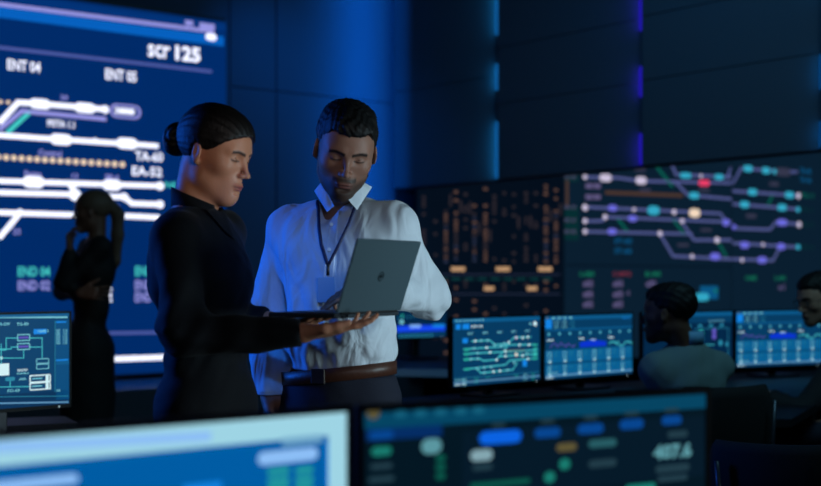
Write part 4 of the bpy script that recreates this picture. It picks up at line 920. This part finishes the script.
def flap(pts, Ys, name='collar', m=None, div=5, who=None, o=None):
    c = [P(p[0], p[1], y) for p, y in zip(pts, Ys)]; g = []
    for i in range(div + 1):
        for j in range(div + 1):
            u, v = i / div, j / div; q = (c[0] * (1 - u) + c[1] * u) * (1 - v) + (c[3] * (1 - u) + c[2] * u) * v; q.y -= .006 * math.sin(math.pi * v) * math.sin(math.pi * u); g.append(q)
    N = div + 1; mb = MB(); vs = g + [p + Vector((0, .004, 0)) for p in g]; fs = []
    for i in range(div):
        for j in range(div):
            a = i * N + j; fs.append((a, a + 1, a + N + 1, a + N)); a += N * N; fs.append((a, a + N, a + N + 1, a + 1))
    for i in range(div):
        for (a, b_) in ((i, i + 1), (div * N + i, div * N + i + 1), (i * N, (i + 1) * N), (i * N + div, (i + 1) * N + div)): fs.append((a, b_, b_ + N * N, a + N * N))
    mb.add(vs, fs); return local(mb, o or mo).build(name, m or shirt_m, who or man, True)
flap([(357, 178), (372, 187), (357, 210), (346, 197)], [3.02, 3.05, 2.985, 2.985], 'collar')
flap([(322, 181), (314, 191), (327, 212), (334, 206)], [3.02, 3.05, 3.01, 3.0], 'collar')
local(patch([(331, 213), (340, 211), (331, 300), (322, 300)], .0035), mo).build('placket', shirt_m, man, True)
for y in (226, 250, 276, 298):
    p = cs(333.5 - (y - 213) * .10, y, .008)
    if p is not None: bt = MB(); bt.lathe([(.0001, 0), (.005, .0005), (.005, .0018), (.0001, .002)], n=12); n0 = len(bt.v) - 48; bt.v[n0:] = [tuple(Matrix.Rotation(math.radians(90), 3, 'X') @ Vector(v) + p) for v in bt.v[n0:]]; local(bt, mo).build('button', mat('shirt_button', (190, 200, 215), .3), man)
# lanyard and badge
lan = mat('royal_blue_ribbon', (10, 14, 62), .6, bump=.2, bscale=300)
def strap(pts, wd=.0055):
    out = []
    for i in range(len(pts) - 1):
        for t in np.linspace(0, 1, 7)[:-1]: out.append((pts[i][0] * (1 - t) + pts[i + 1][0] * t, pts[i][1] * (1 - t) + pts[i + 1][1] * t))
    out.append(pts[-1]); g = [cs(p[0], p[1], .005) for p in out]; g = [p for p in g if p is not None and p.y < 3.12]
    return MB().tube(g, wd * .80, 6)
ly = empty('lanyard', mo); tag(ly, 'blue ribbon lanyard hanging round the neck of the bearded man', 'lanyard')
local(strap([(317, 196), (318, 215), (322, 245), (328, 264)]), mo).build('ribbon', lan, ly, True)
local(strap([(357, 204), (349, 225), (338, 248), (329, 264)]), mo).build('ribbon', lan, ly, True)
p = cs(328.5, 268, .009) or P(328.5, 268, 2.97)
local(MB().tube([p + Vector((0, 0, .012)), p + Vector((0, 0, -.018))], .0042, 8), mo).build('clip', mat('dull_metal', (120, 120, 125), .35, .9), ly, True)
pb_ = p + Vector((-.004, -.006, -.056)); local(MB().box(pb_, (.050, .003, .066), Matrix(Rt.tolist()), .001), mo).build('badge', mat('badge_plastic', (170, 195, 215), .25), ly)

# ===== the standing woman in black
wo = Vector((-.53, 2.80, 0))
hw = Frame(P(214, 152.5, 2.79), rotm(70, 17, 0), .93)
Rw = rotm(68); axw = Rw @ np.array([1, 0, 0]); fww = Rw @ np.array([0, -1, 0])
Wc = np.array(P(190, 232, 2.80)); a_R = np.array(P(177, 236, 2.67)); a_L = Wc + axw * .150                      # her right arm is nearest the camera
e_R = np.array(P(184, 333, 2.60)); w_R = np.array(P(303, 333, 2.56)); e_L = np.array(P(207, 328, 2.98)); w_L = np.array(P(269, 320, 2.86))
nk = np.array(P(192, 216, 2.80)); wch = np.array(P(197, 268, 2.80)); wbl = np.array(P(208, 345, 2.80)); wpl = np.array(P(207, 408, 2.80))
def wtrunk(f, g=0.0):
    f.ell(wch, (.140 + g, .098 + g, .15), Rw, .03); f.ell(wch + fww * .035 + [0, 0, -.02], (.115 + g, .082 + g, .075), Rw, .04); f.ell(wbl, (.112 + g, .084 + g, .13), Rw, .05); f.ell(wpl, (.150 + g, .100 + g, .13), Rw, .05)
    for s_ in (a_R, a_L): f.cone(nk + [0, 0, -.04], s_, .042 + g, .043 + g, .05)
hx = (float(hw.o[0]) - .08, float(hw.o[0]) + .125, .0024); hyy = (float(hw.o[1]) - .10, float(hw.o[1]) + .06, .0026); hz = (float(hw.o[2]) - .15, float(hw.o[2]) + .09, .0024)
f = Field((-.74, 2.44, -.02), (-.03, 3.08, 1.80), .009, fx=[(hx[0], hx[1], .0024), (-.26, -.05, .0036)], fy=[hyy, (2.50, 2.62, .0036)], fz=[hz, (1.17, 1.30, .0032)])
wtrunk(f, -.014); f.chain([a_R, e_R, w_R], [.040, .034, .023], .03); f.chain([a_L, e_L, w_L], [.040, .034, .023], .03)
for s_ in (-1, 1):
    hp = wpl + axw * s_ * .075 + [0, 0, -.04]; kn = np.array([hp[0] + .01, hp[1], .50]); an = np.array([kn[0] - .02, kn[1], .09]); f.chain([hp, kn, an], [.080, .052, .036], .04); f.chain([an, an + fww * .15 + [0, 0, -.055]], [.034, .026], .02)
f.cone(nk + [-.005, 0, -.02], hw.p(0, .032, -.05), .050, .047, .03); f.cone(nk + [.01, 0, 0], hw.p(0, -.02, -.082), .040, .034, .02)
head(f, hw, False, .93)
hand(f, w_R, (1, .05, .10), (.0, -.10, -1), (0, -1, .1), .90, curl=(3, 5, 8, 10), joint=2.6, thumb=(.05, .10), spread=.04)
hand(f, w_L, (.93, -.36, -.02), (0, .1, -1), (.2, .9, .2), .92, curl=(5, 6, 8, 8), thumb=(.3, -.3))
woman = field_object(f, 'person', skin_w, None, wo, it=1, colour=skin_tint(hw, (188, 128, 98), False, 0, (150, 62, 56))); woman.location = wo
tag(woman, 'woman in black with dark hair in a bun holding the open laptop', 'person'); eyes(hw, woman, wo, look=-22)
f = Field(hw.o - [.19, .14, .13], hw.o + [.16, .14, .16], .0034)
f.ell(hw.p(0, .011, .037), (.0800, .0955, .083), hw.R, .01); f.ell(hw.p(0, -.045, .036), (.066, .050, .056), hw.R, .02); f.ell(hw.p(0, .0, .073), (.066, .076, .043), hw.R, .02)
hair_cut(f, hw, [-.2, -.088, -.076, -.060, -.042, -.022, -.006, .008, .020, .030, .06, .2], [.068, .060, .050, .036, .018, .004, .004, .018, .010, -.030, -.045, -.045], lambda q: .006 * np.exp(-(q[:, 0] / .02) ** 2) * (q[:, 1] < -.05))
def strands(h_, amp, n):
    def fn(X, Y, Z):
        q = h_.inv(np.stack([X, Y, Z], 1)); a = np.arctan2(q[:, 2] - .0, np.abs(q[:, 0]) + .01) ; return amp * np.sin(n * a + 30 * q[:, 1]) + amp * .7 * np.sin(n * 1.83 * a - 22 * q[:, 1] + 1)
    return fn
f.displace(strands(hw, .0007, 34))
hair = field_object(f, 'hair', hair_w, woman, wo, it=0)
bc_ = hw.p(0, .116, .006); f = Field(bc_ - .07, bc_ + .07, .003); f.ell(bc_, (.043, .036, .043), hw.R, .01); f.cone(bc_, hw.p(0, .08, .01), .022, .024, .01)
V0 = bc_; f.displace(lambda X, Y, Z: .0016 * np.sin(2 * np.arctan2(Z - V0[2], X - V0[0]) + 380 * np.sqrt((X - V0[0]) ** 2 + (Z - V0[2]) ** 2)))
field_object(f, 'hair_bun', hair_w, woman, wo, it=1)
blouse_m = mat('black_blouse', (6, 8, 14), .8, bump=.12, bscale=260, sheen=.03, spec=.2)
f = Field((-.74, 2.48, .93), (-.20, 3.08, 1.60), .0065); wtrunk(f, .009)
f.chain([a_R, e_R, w_R + [-.012, 0, 0]], [.050, .051, .034], .035); f.chain([a_L, e_L, w_L + [-.02, 0, 0]], [.056, .050, .035], .035); f.ell(e_R + [0, 0, -.004], (.052, .050, .050), None, .02)
f.ell(wch + fww * .045 + [0, 0, -.045], (.11, .080, .08), Rw, .04)
f.cone(nk + [.02, 0, .12], nk + [.012, 0, -.004], .060, .045, .01, 'sub')
wf1 = folds(21, .006, 38); wf2 = folds(27, .009, 60)
f.displace(lambda X, Y, Z: wf1(X, Y, Z) * .7 + wf2(X, Y, Z) * np.exp(-(((X - e_R[0]) ** 2 + (Z - e_R[2]) ** 2) / .012)) + .004 * np.sin(70 * Z + 20 * X) * np.exp(-((Z - 1.15) / .07) ** 2))
f.halfspace(w_R + [-.004, 0, 0], (1, 0, .06), lo=(-.29, 2.48, 1.12), hi=(-.2, 2.66, 1.3)); f.halfspace(w_L + [-.004, 0, 0], (.93, -.36, 0), lo=(-.42, 2.75, 1.15), hi=(-.3, 2.95, 1.32)); f.halfspace((0, 0, .95), (0, 0, -1))
bl = field_object(f, 'blouse', blouse_m, woman, wo, it=1)
ct = ring_band(nk + [.012, 0, 0], Rw, .052, .060, 1.485, 1.532, .005, a0=18, a1=342, n=36)
ct.v = [(v[0], v[1], v[2] - .42 * (v[0] - (nk[0]))) for v in ct.v]; local(ct, wo).build('collar', blouse_m, woman, True)
cs = caster(bl)
fl_ = patch([(205, 212), (222, 210), (232, 240), (222, 232)], .008, .004); local(fl_, wo).build('collar', blouse_m, woman, True)
slk = mat('black_trousers', (10, 11, 15), .85, bump=.1, bscale=200)
f = Field((-.76, 2.55, .05), (-.28, 3.06, 1.02), .009); f.ell(wpl, (.160, .110, .14), Rw, .03); f.ell(wpl * .6 + wbl * .4, (.134, .100, .10), Rw, .03)
for s_ in (-1, 1):
    hp = wpl + axw * s_ * .075 + [0, 0, -.05]; kn = np.array([hp[0] + .01, hp[1], .50]); an = np.array([kn[0] - .02, kn[1], .07]); f.chain([hp, kn, an], [.090, .070, .060], .03)
f.displace(folds(31, .004, 18)); f.halfspace((0, 0, .07), (0, 0, -1)); f.halfspace((0, 0, .985), (0, 0, 1)); field_object(f, 'trousers', slk, woman, wo)
for s_ in (-1, 1):
    hp = wpl + axw * s_ * .075; an = np.array([hp[0] - .01, hp[1], .05]); f = Field(an - [.1, .1, .07], an + [.25, .15, .08], .006)
    f.chain([an, an + fww * .08 + [0, 0, -.015], an + fww * .16 + [0, 0, -.022]], [.040, .036, .026], .02); f.halfspace((0, 0, .002), (0, 0, -1)); f.halfspace((0, 0, .08), (0, 0, 1)); field_object(f, 'shoe', mat('black_leather', (14, 12, 12), .35), woman, wo)

# ===== laptop
alu = mat('laptop_aluminium', (84, 104, 112), .42, .35, bump=.01, bscale=600); kb = mat('laptop_keys', (18, 19, 22), .5)
BL = Vector((-.1673, 2.56, 1.2514)); BR = Vector((-.0258, 2.80, 1.2514)); TL = Vector((-.1151, 2.50, 1.4155)); TR = Vector((.0228, 2.74, 1.4201))
U = (BR - BL); LW = U.length; U.normalize(); Bd = Vector((-U.y, U.x, 0)).normalized(); lapc = BL.copy(); lap = empty('laptop', lapc); tag(lap, 'thin silver laptop held open between the woman in black and the man', 'laptop')
Mb = Matrix((( U.x, Bd.x, 0), (U.y, Bd.y, 0), (0, 0, 1)))      # x along the hinge, y towards the user, z up
def lb(mb, M=Mb): mb.v = [tuple(M @ Vector(v)) for v in mb.v]; return mb
base = lb(MB().box((LW / 2, .097, -.007), (LW, .190, .012), bev=.003)).build('base', mat('laptop_base_dark', (52, 60, 66), .45, .4), lap)
lb(MB().box((LW / 2, .075, -.0005), (LW * .86, .10, .0012))).build('keyboard', kb, base)
lb(MB().box((LW / 2, .158, -.0005), (LW * .36, .055, .0008))).build('touchpad', mat('touchpad', (90, 100, 106), .3), base)
lv = ((TL - BL) + (TR - BR)) / 2; LH = lv.length; lz = lv.normalized(); ln = U.cross(lz).normalized()
if ln.dot(Vector((0, -1, 0))) < 0: ln = -ln                                                       # outwards, to the camera
Ml = Matrix(((U.x, -ln.x, lz.x), (U.y, -ln.y, lz.y), (U.z, -ln.z, lz.z)))                         # x along the hinge, y inwards, z up the lid
lid = lb(MB().box((LW / 2, 0, LH / 2), (LW, .006, LH), bev=.0025), Ml).build('lid', alu, lap)
lb(MB().box((LW / 2, .0034, LH / 2 + .003), (LW * .95, .001, LH * .90)), Ml).build('laptop_screen', glow('laptop_screen_glow', (70, 140, 190), .9, True), lid)
lb(MB().tube([(.02, .001, -.001), (LW - .02, .001, -.001)], .0045, 10), Ml).build('hinge', kb, lap)
lg_m = mat('emblem_dark', (40, 50, 54), .25, .6); em = MB(); r0 = .0125
for i in range(28):
    a, b_ = 2 * math.pi * i / 28, 2 * math.pi * (i + 1) / 28; n = len(em.v); em.add([(r * math.cos(t), 0, r * math.sin(t)) for t in (a, b_) for r in (r0 - .0016, r0)], [(0, 1, 3, 2)])
for (x0, z0, z1) in ((-.0055, -.009, .010), (-.0015, -.0045, .0045), (.002, -.010, .0075), (.0058, -.0035, .0045)):
    em.add([(x0 - .0009 + z0 * .3, 0, z0), (x0 + .0009 + z0 * .3, 0, z0), (x0 + .0009 + z1 * .3, 0, z1), (x0 - .0009 + z1 * .3, 0, z1)], [(0, 1, 2, 3)])
em.v = [(v[0] + LW * .5, v[1] - .0036, v[2] + LH * .5) for v in em.v]; lb(em, Ml).build('emblem', lg_m, lid)

# ===== the woman standing before the big screen
so_ = Vector((-1.75, 6.2, 0)); SY = 6.2
h3 = Frame(P(92, 211, 6.2), rotm(-82, 4, 0), .93); R3 = rotm(-62); ax3 = R3 @ np.array([1, 0, 0]); fw3 = R3 @ np.array([0, -1, 0])
c3 = np.array(P(95, 268, 6.2)); b3 = np.array(P(92, 305, 6.2)); p3 = np.array(P(86, 345, 6.2)); n3 = np.array(P(97, 240, 6.2))
s3n = c3 + ax3 * .14 + [0, 0, .115]; s3f = c3 - ax3 * .14 + [0, 0, .115]
if s3n[1] > s3f[1]: s3n, s3f = s3f, s3n
e3n = np.array(P(64, 283, 6.05)); w3n = np.array(P(70, 250, 6.08)); e3f = np.array(P(62, 292, 6.3)); w3f = np.array(P(80, 293, 6.02))
def trunk3(f, g=0):
    f.ell(c3, (.135 + g, .098 + g, .15), R3, .03); f.ell(b3, (.115 + g, .085 + g, .13), R3, .05); f.ell(p3, (.145 + g, .105 + g, .15), R3, .05)
    for s_ in (s3n, s3f): f.cone(n3 + [0, 0, -.03], s_, .042 + g, .042 + g, .05)
f = Field((-2.05, 5.85, -.02), (-1.40, 6.55, 1.84), .010, fx=[(-1.92, -1.60, .0045)], fy=[(5.98, 6.32, .005)], fz=[(1.42, 1.82, .0045)])
trunk3(f, -.006); f.chain([s3n, e3n, w3n], [.042, .034, .024], .03); f.chain([s3f, e3f, w3f], [.042, .034, .024], .03)
for s_ in (-1, 1):
    hp = p3 + ax3 * s_ * .075 + [0, 0, -.05]; f.chain([hp, (hp[0], hp[1], .50), (hp[0] + .01, hp[1], .09)], [.080, .052, .036], .04); f.chain([(hp[0] + .01, hp[1], .08), np.array([hp[0], hp[1], .03]) + fw3 * .15], [.034, .024], .02)
f.cone(n3 + [0, 0, -.02], h3.p(0, .03, -.05), .048, .045, .03); head(f, h3, False)
hand(f, w3n, (-.1, .02, 1), (-1, -.1, 0), (.1, .9, .1), .9, curl=(40, 45, 50, 55)); hand(f, w3f, (.9, -.1, 0), (0, -1, .1), (0, 0, 1), .9, curl=(12, 14, 16, 18))
o = field_object(f, 'person', skin_w, None, so_, it=1, colour=skin_tint(h3, (110, 76, 62), False)); o.location = so_; tag(o, 'woman with a ponytail and hand at her chin standing before the big blue screen', 'person'); pw = o
f = Field(h3.o - .20, h3.o + .20, .0055); f.ell(h3.p(0, .020, .036), (.081, .101, .085), h3.R, .01)
hair_cut(f, h3, [-.2, -.088, -.076, -.060, -.042, -.022, .0, .015, .030, .06, .2], [.068, .060, .050, .036, .018, .004, .012, .010, -.040, -.055, -.055])
field_object(f, 'hair', hair_l, pw, so_)
f = Field(h3.o + [-.05, -.14, -.42], h3.o + [.22, .14, .12], .006); f.chain([h3.p(0, .105, .03), h3.p(0, .145, -.03), h3.p(0, .135, -.15), h3.p(0, .115, -.30), h3.p(0, .10, -.36)], [.030, .036, .036, .026, .008], .02)
f.displace(lambda X, Y, Z: .003 * np.sin(90 * Y + 60 * X)); field_object(f, 'ponytail', hair_l, pw, so_)
drk = mat('dark_suit', (10, 11, 15), .8, bump=.1, bscale=200)
f = Field((-2.08, 5.85, .25), (-1.38, 6.55, 1.66), .010); trunk3(f, .010); f.chain([s3n, e3n, w3n + (e3n - w3n) * .1], [.050, .048, .034], .03); f.chain([s3f, e3f, w3f + (e3f - w3f) * .1], [.050, .046, .034], .03)
f.chain([p3 + [0, 0, -.05], (p3[0] + .01, p3[1], .30)], [.155, .14], .05); f.cone(n3 + fw3 * .02 + [0, 0, .09], n3 + fw3 * .03 + [0, 0, -.005], .05, .038, .01, 'sub'); f.displace(folds(41, .006, 30)); f.halfspace((0, 0, .32), (0, 0, -1))
field_object(f, 'dress', drk, pw, so_, it=1)

# ===== seated people, chairs
def office_chair(x, y, rz, label, back_top=.93, bw_=.46):
    """rz: direction the sitter faces, as an angle from -y"""
    r = empty('office_chair', (x, y, 0), rz); tag(r, label, 'chair', None)
    for i in range(5):
        a = i * 2 * math.pi / 5 + .3; leg = MB(); leg.tube([(.03 * math.cos(a), .03 * math.sin(a), .105), (.30 * math.cos(a), .30 * math.sin(a), .075)], [.020, .013], 8).build('leg', dark_metal, r, True)
        c = Matrix.Translation((.30 * math.cos(a), .30 * math.sin(a), .030)) @ Matrix.Rotation(a + 1.2, 4, 'Z') @ Matrix.Rotation(math.radians(90), 4, 'X')
        MB().lathe([(.001, -.020), (.026, -.018), (.030, -.008), (.030, .008), (.026, .018), (.001, .020)], n=14).xform(c).build('caster', black_plastic, r, True)
    MB().tube([(0, 0, .09), (0, 0, .30), (0, 0, .301), (0, 0, .42)], [.028, .028, .016, .016], 12).build('gas_lift', dark_metal, r, True)
    st_ = Field((-.30, -.30, .38), (.30, .30, .52), .012); st_.ell((0, -.01, .455), (.26, .25, .045), None, .01); st_.ell((0, -.19, .450), (.22, .07, .04), None, .04); st_.f = np.maximum(st_.f, (np.abs(st_.z) * 0)[None, None, :] - 1)
    field_object(st_, 'seat', chair_cloth, r)
    bk_ = MB(); n = 9; g = []
    for i in range(n + 1):
        z = .50 + (back_top - .50) * i / n; wv = bw_ / 2 * (.86 + .14 * math.sin(math.pi * (i / n) ** .8)) * (1 if i < n else .93)
        for j in range(9):
            t = j / 4 - 1; g.append((t * wv, .235 + .05 * (i / n) + .02 * math.sin(i / n * 3.1) - .06 * t * t, z))
    vs = g + [(v[0], v[1] + .018, v[2]) for v in g]; N = 9; fs = []
    for i in range(n):
        for j in range(8): a = i * N + j; fs.append((a, a + 1, a + N + 1, a + N)); a += len(g); fs.append((a, a + N, a + N + 1, a + 1))
    G = len(g)
    for i in range(n): fs += [(i * N, (i + 1) * N, (i + 1) * N + G, i * N + G), (i * N + 8, i * N + 8 + G, (i + 1) * N + 8 + G, (i + 1) * N + 8)]
    for j in range(8): fs += [(j, j + G, j + 1 + G, j + 1), (n * N + j, n * N + j + 1, n * N + j + 1 + G, n * N + j + G)]
    bk_.add(vs, fs).build('backrest', chair_cloth, r, True)
    fr = MB()
    for s_ in (-1, 1): fr.tube([(s_ * bw_ * .20, .05, .43), (s_ * bw_ * .30, .24, .46), (s_ * bw_ * .36, .30, .62), (s_ * bw_ * .38, .305, back_top - .06)], .009, 8)
    fr.build('back_frame', mat('chair_frame_grey', (64, 70, 80), .35, .6), r, True)
    for s_ in (-1, 1):
        MB().tube([(s_ * .25, .05, .44), (s_ * .30, .03, .50), (s_ * .30, .03, .66)], .014, 8).box((s_ * .30, -.03, .675), (.07, .26, .03), bev=.01).build('armrest', black_plastic, r)
    return r
def seated(px, py, Y, hp, yaw_h, pitch_h, yaw_t, k, sh, elbows, wrists, label, jacket, skin, base, pants, stub=.3, lean=0.0, male=True, hm_=None, seat=.47, extra=None):
    h = Frame(P(px, py, Y), rotm(yaw_h, pitch_h), k); R = rotm(yaw_t); a_ = R @ np.array([1, 0, 0]); fwd = R @ np.array([0, -1, 0]); S = np.array(P(sh[0], sh[1], Y + (sh[2] if len(sh) > 2 else 0)))
    hip = np.array([S[0], S[1], seat + .12]) - fwd * lean; chest_ = S * .72 + hip * .28; chest_ = chest_ + [0, 0, -.02]; bel = S * .32 + hip * .68; o = Vector((hip[0], hip[1], 0))
    sa, sb = S - a_ * .165 + [0, 0, -.04], S + a_ * .165 + [0, 0, -.04]; nk_ = S + [0, 0, .04]
    def tr(f, g=0.0):
        f.ell(chest_, (.165 + g, .115 + g, .17), R, .03); f.ell(bel, (.150 + g, .115 + g, .15), R, .05); f.ell(hip, (.17 + g, .135 + g, .12), R, .05)
        for s_ in (sa, sb): f.cone(nk_ + [0, 0, -.03], s_, .062 + g, .050 + g, .05)
    lo = np.array([hip[0] - .62, hip[1] - .62, -.02]); hi = np.array([hip[0] + .62, hip[1] + .62, h.o[2] + .14])
    f = Field(lo, hi, .011, fx=[(h.o[0] - .13, h.o[0] + .13, .0042)], fy=[(h.o[1] - .13, h.o[1] + .13, .0045)], fz=[(h.o[2] - .15, h.o[2] + .12, .0042)])
    tr(f, -.012); f.cone(nk_ + [0, 0, -.02], h.p(0, .03, -.055), .056, .055, .03); head(f, h, male)
    knees = [hip + fwd * .44 + a_ * s_ * .11 + [0, 0, -.03] for s_ in (-1, 1)]; ank = [np.array([q[0] - fwd[0] * .05, q[1] - fwd[1] * .05, .09]) for q in knees]
    for s_, q, an in zip((-1, 1), knees, ank): f.chain([hip + a_ * s_ * .09 + [0, 0, -.02], q, an], [.075, .052, .036], .03); f.chain([an, an + fwd * .15 + [0, 0, -.055]], [.034, .026], .02)
    for s_, e_, w_ in zip((sa, sb), elbows, wrists):
        e_ = np.array(e_); w_ = np.array(w_); f.chain([s_, e_, w_], [.044, .037, .026], .03); d = (w_ - e_) / np.linalg.norm(w_ - e_); hand(f, w_, d, (0, 0, 1), np.cross((0, 0, 1.0), d) * (1 if s_ is sa else -1), .95, curl=(14, 16, 18, 20))
    p = field_object(f, 'person', skin, None, o, it=1, colour=skin_tint(h, base, male, stub)); p.location = o; tag(p, label, 'person')
    f = Field(lo, hi, .010); tr(f, .014)
    for s_, e_, w_ in zip((sa, sb), elbows, wrists): e_ = np.array(e_); w_ = np.array(w_); f.chain([s_, e_, e_ * .08 + w_ * .92], [.060, .054, .038], .03)
    f.cone(nk_ + fwd * .02 + [0, 0, .12], nk_ + fwd * .03 + [0, 0, .0], .062, .046, .01, 'sub'); f.cone(nk_ + fwd * .07 + [0, 0, .05], nk_ + fwd * .15 + [0, 0, -.12], .04, .012, .01, 'sub')
    f.displace(folds(51, .006, 34)); f.halfspace((0, 0, hip[2] - .06), (0, 0, -1)); field_object(f, 'jacket', jacket, p, o, it=1)
    f = Field(lo, hi, .011); f.ell(hip, (.182, .145, .12), R, .03)
    for s_, q, an in zip((-1, 1), knees, ank): f.chain([hip + a_ * s_ * .09 + [0, 0, -.02], q, an], [.088, .066, .052], .03)
    f.halfspace((0, 0, .08), (0, 0, -1)); f.halfspace((0, 0, hip[2] + .04), (0, 0, 1)); field_object(f, 'trousers', pants, p, o)
    for an in ank:
        f = Field(an - .26, an + .26, .008); b_ = np.array([an[0], an[1], .05]); f.chain([b_, b_ + fwd * .09 + [0, 0, -.012], b_ + fwd * .18 + [0, 0, -.02]], [.046, .042, .033], .02); f.halfspace((0, 0, .003), (0, 0, -1)); f.halfspace((0, 0, .09), (0, 0, 1)); field_object(f, 'shoe', mat('black_leather', (14, 12, 12), .35), p, o)
    f = Field(h.o - .15, h.o + .16, .0048); f.ell(h.p(0, .021, .040), (.083, .105, .088), h.R, .01); f.ell(h.p(0, -.030, .078), (.060, .060, .036), h.R, .03); f.ell(h.p(0.0, .03, .088), (.068, .078, .034), h.R, .02)
    hair_cut(f, h, [-.2, -.078, -.064, -.050, -.030, -.018, -.010, .018, .028, .06, .2], [.058, .058, .052, .035, -.002, -.010, .018, .020, -.045, -.065, -.070]); f.displace(lambda X, Y, Z: .0022 * np.sin(140 * X + 60 * Z) * np.sin(150 * Y + 120 * Z))
    field_object(f, 'hair', hm_ or hair_b, p, o, it=1)
    return p, h, R, nk_, fwd, o
jk = mat('grey_jacket', (98, 120, 122), .85, bump=.15, bscale=260)
X1 = float(P(684, 0, 4.8).x)
p1, h1, R1, n1, f1, o1 = seated(668, 313, 4.8, None, -118, 2, 205, 1.02, (687, 359, .02), [P(650, 430, 4.98), P(735, 432, 4.85)], [P(640, 425, 5.30), P(700, 424, 5.22)], 'man in a grey jacket sitting with his back to the camera at the monitors', jk, skin_d, (96, 66, 52), navy, .5, lean=.02)
def neck_ring(p, n_, R, m, o, name='collar', z=.035, hgt=.045, tilt=.25, fd=None):
    st = ring_band(n_ + [0, 0, 0], R, .060, .066, n_[2] + z - .01, n_[2] + z + hgt, .006, a0=24, a1=336, n=30); st.v = [(v[0], v[1], v[2] - tilt * max(-.05, (np.array(v[:2]) - n_[:2]) @ fd[:2])) for v in st.v]
    return local(st, o).build(name, m, p, True)
neck_ring(p1, n1, R1, mat('pale_blue_shirt', (110, 170, 210), .7, bump=.1, bscale=200), o1, 'shirt_collar', .018, .045, .35, f1)
p2, h2, R2, n2, f2, o2 = seated(818, 298, 5.6, None, -72, 14, -100, 1.02, (846, 356, .05), [P(803, 412, 5.42), P(815, 415, 5.85)], [P(765, 398, 5.50), P(770, 396, 5.80)], 'man with glasses and a dark top sitting at the last monitor', mat('black_top', (12, 14, 20), .85, bump=.1, bscale=200), skin_m, (170, 125, 105), navy, .25, lean=.0, hm_=hair_b)
gl = MB()
for s_ in (-1, 1):
    ring = [h2.p(s_ * .033 + .021 * math.cos(t), -.102, -.002 + .016 * math.sin(t)) for t in np.linspace(0, 2 * math.pi, 17)]; gl.tube(ring, .0016, 6, False); gl.tube([h2.p(s_ * .054, -.100, .004), h2.p(s_ * .078, -.06, .004), h2.p(s_ * .080, .0, .006)], .0016, 6)
gl.tube([h2.p(-.013, -.104, .002), h2.p(0, -.106, .004), h2.p(.013, -.104, .002)], .0016, 6)
gz = empty('glasses', o2); tag(gz, 'thin dark framed glasses worn by the seated man in the dark top', 'glasses'); local(gl, o2).build('frame', black_plastic, gz, True)
c1_ = Vector((float(P(690, 0, 4.72).x), 4.76)); office_chair(c1_.x, c1_.y, math.radians(205), 'black office chair under the man in the grey jacket', .90, .50)
office_chair(float(o2.x), float(o2.y), math.radians(-100), 'office chair with thin grey frame under the man with glasses', .95, .46)
ch = office_chair(float(P(775, 0, 3.9).x), 3.9, math.radians(160), 'empty black office chair with thin grey bars between the seated men and the camera', .80, .44)
# paper on the control desk
pm_ = mat('white_paper', (215, 220, 225), .7); pc = P(759, 409, 5.0)
tag(MB().box((0, 0, .001), (.085, .12, .002), Matrix.Rotation(.2, 3, 'Z')).build('paper_sheet', pm_), 'small white sheet of paper lying on the dark control desk', 'paper'); COL.objects['paper_sheet'].location = (float(P(758.5, 0, 5.02).x), 5.02, DESK + .0005)
for (px, Y, rz) in ((560, 5.45, .72), (650, 5.95, .72)):
    k_ = empty('keyboard', (float(P(px, 0, Y).x), Y, DESK), rz); tag(k_, 'flat black keyboard on the control desk before the %s monitor' % ('table' if px < 600 else 'half-hidden'), 'keyboard'); MB().box((0, 0, .009), (.42, .14, .018), bev=.005).build('case', black_plastic, k_)
    kk_ = MB()
    for r_ in range(5):
        for c_ in range(15): kk_.box((-.19 + c_ * .027, -.05 + r_ * .025, .020), (.022, .020, .006))
    kk_.build('keys', kb, k_)
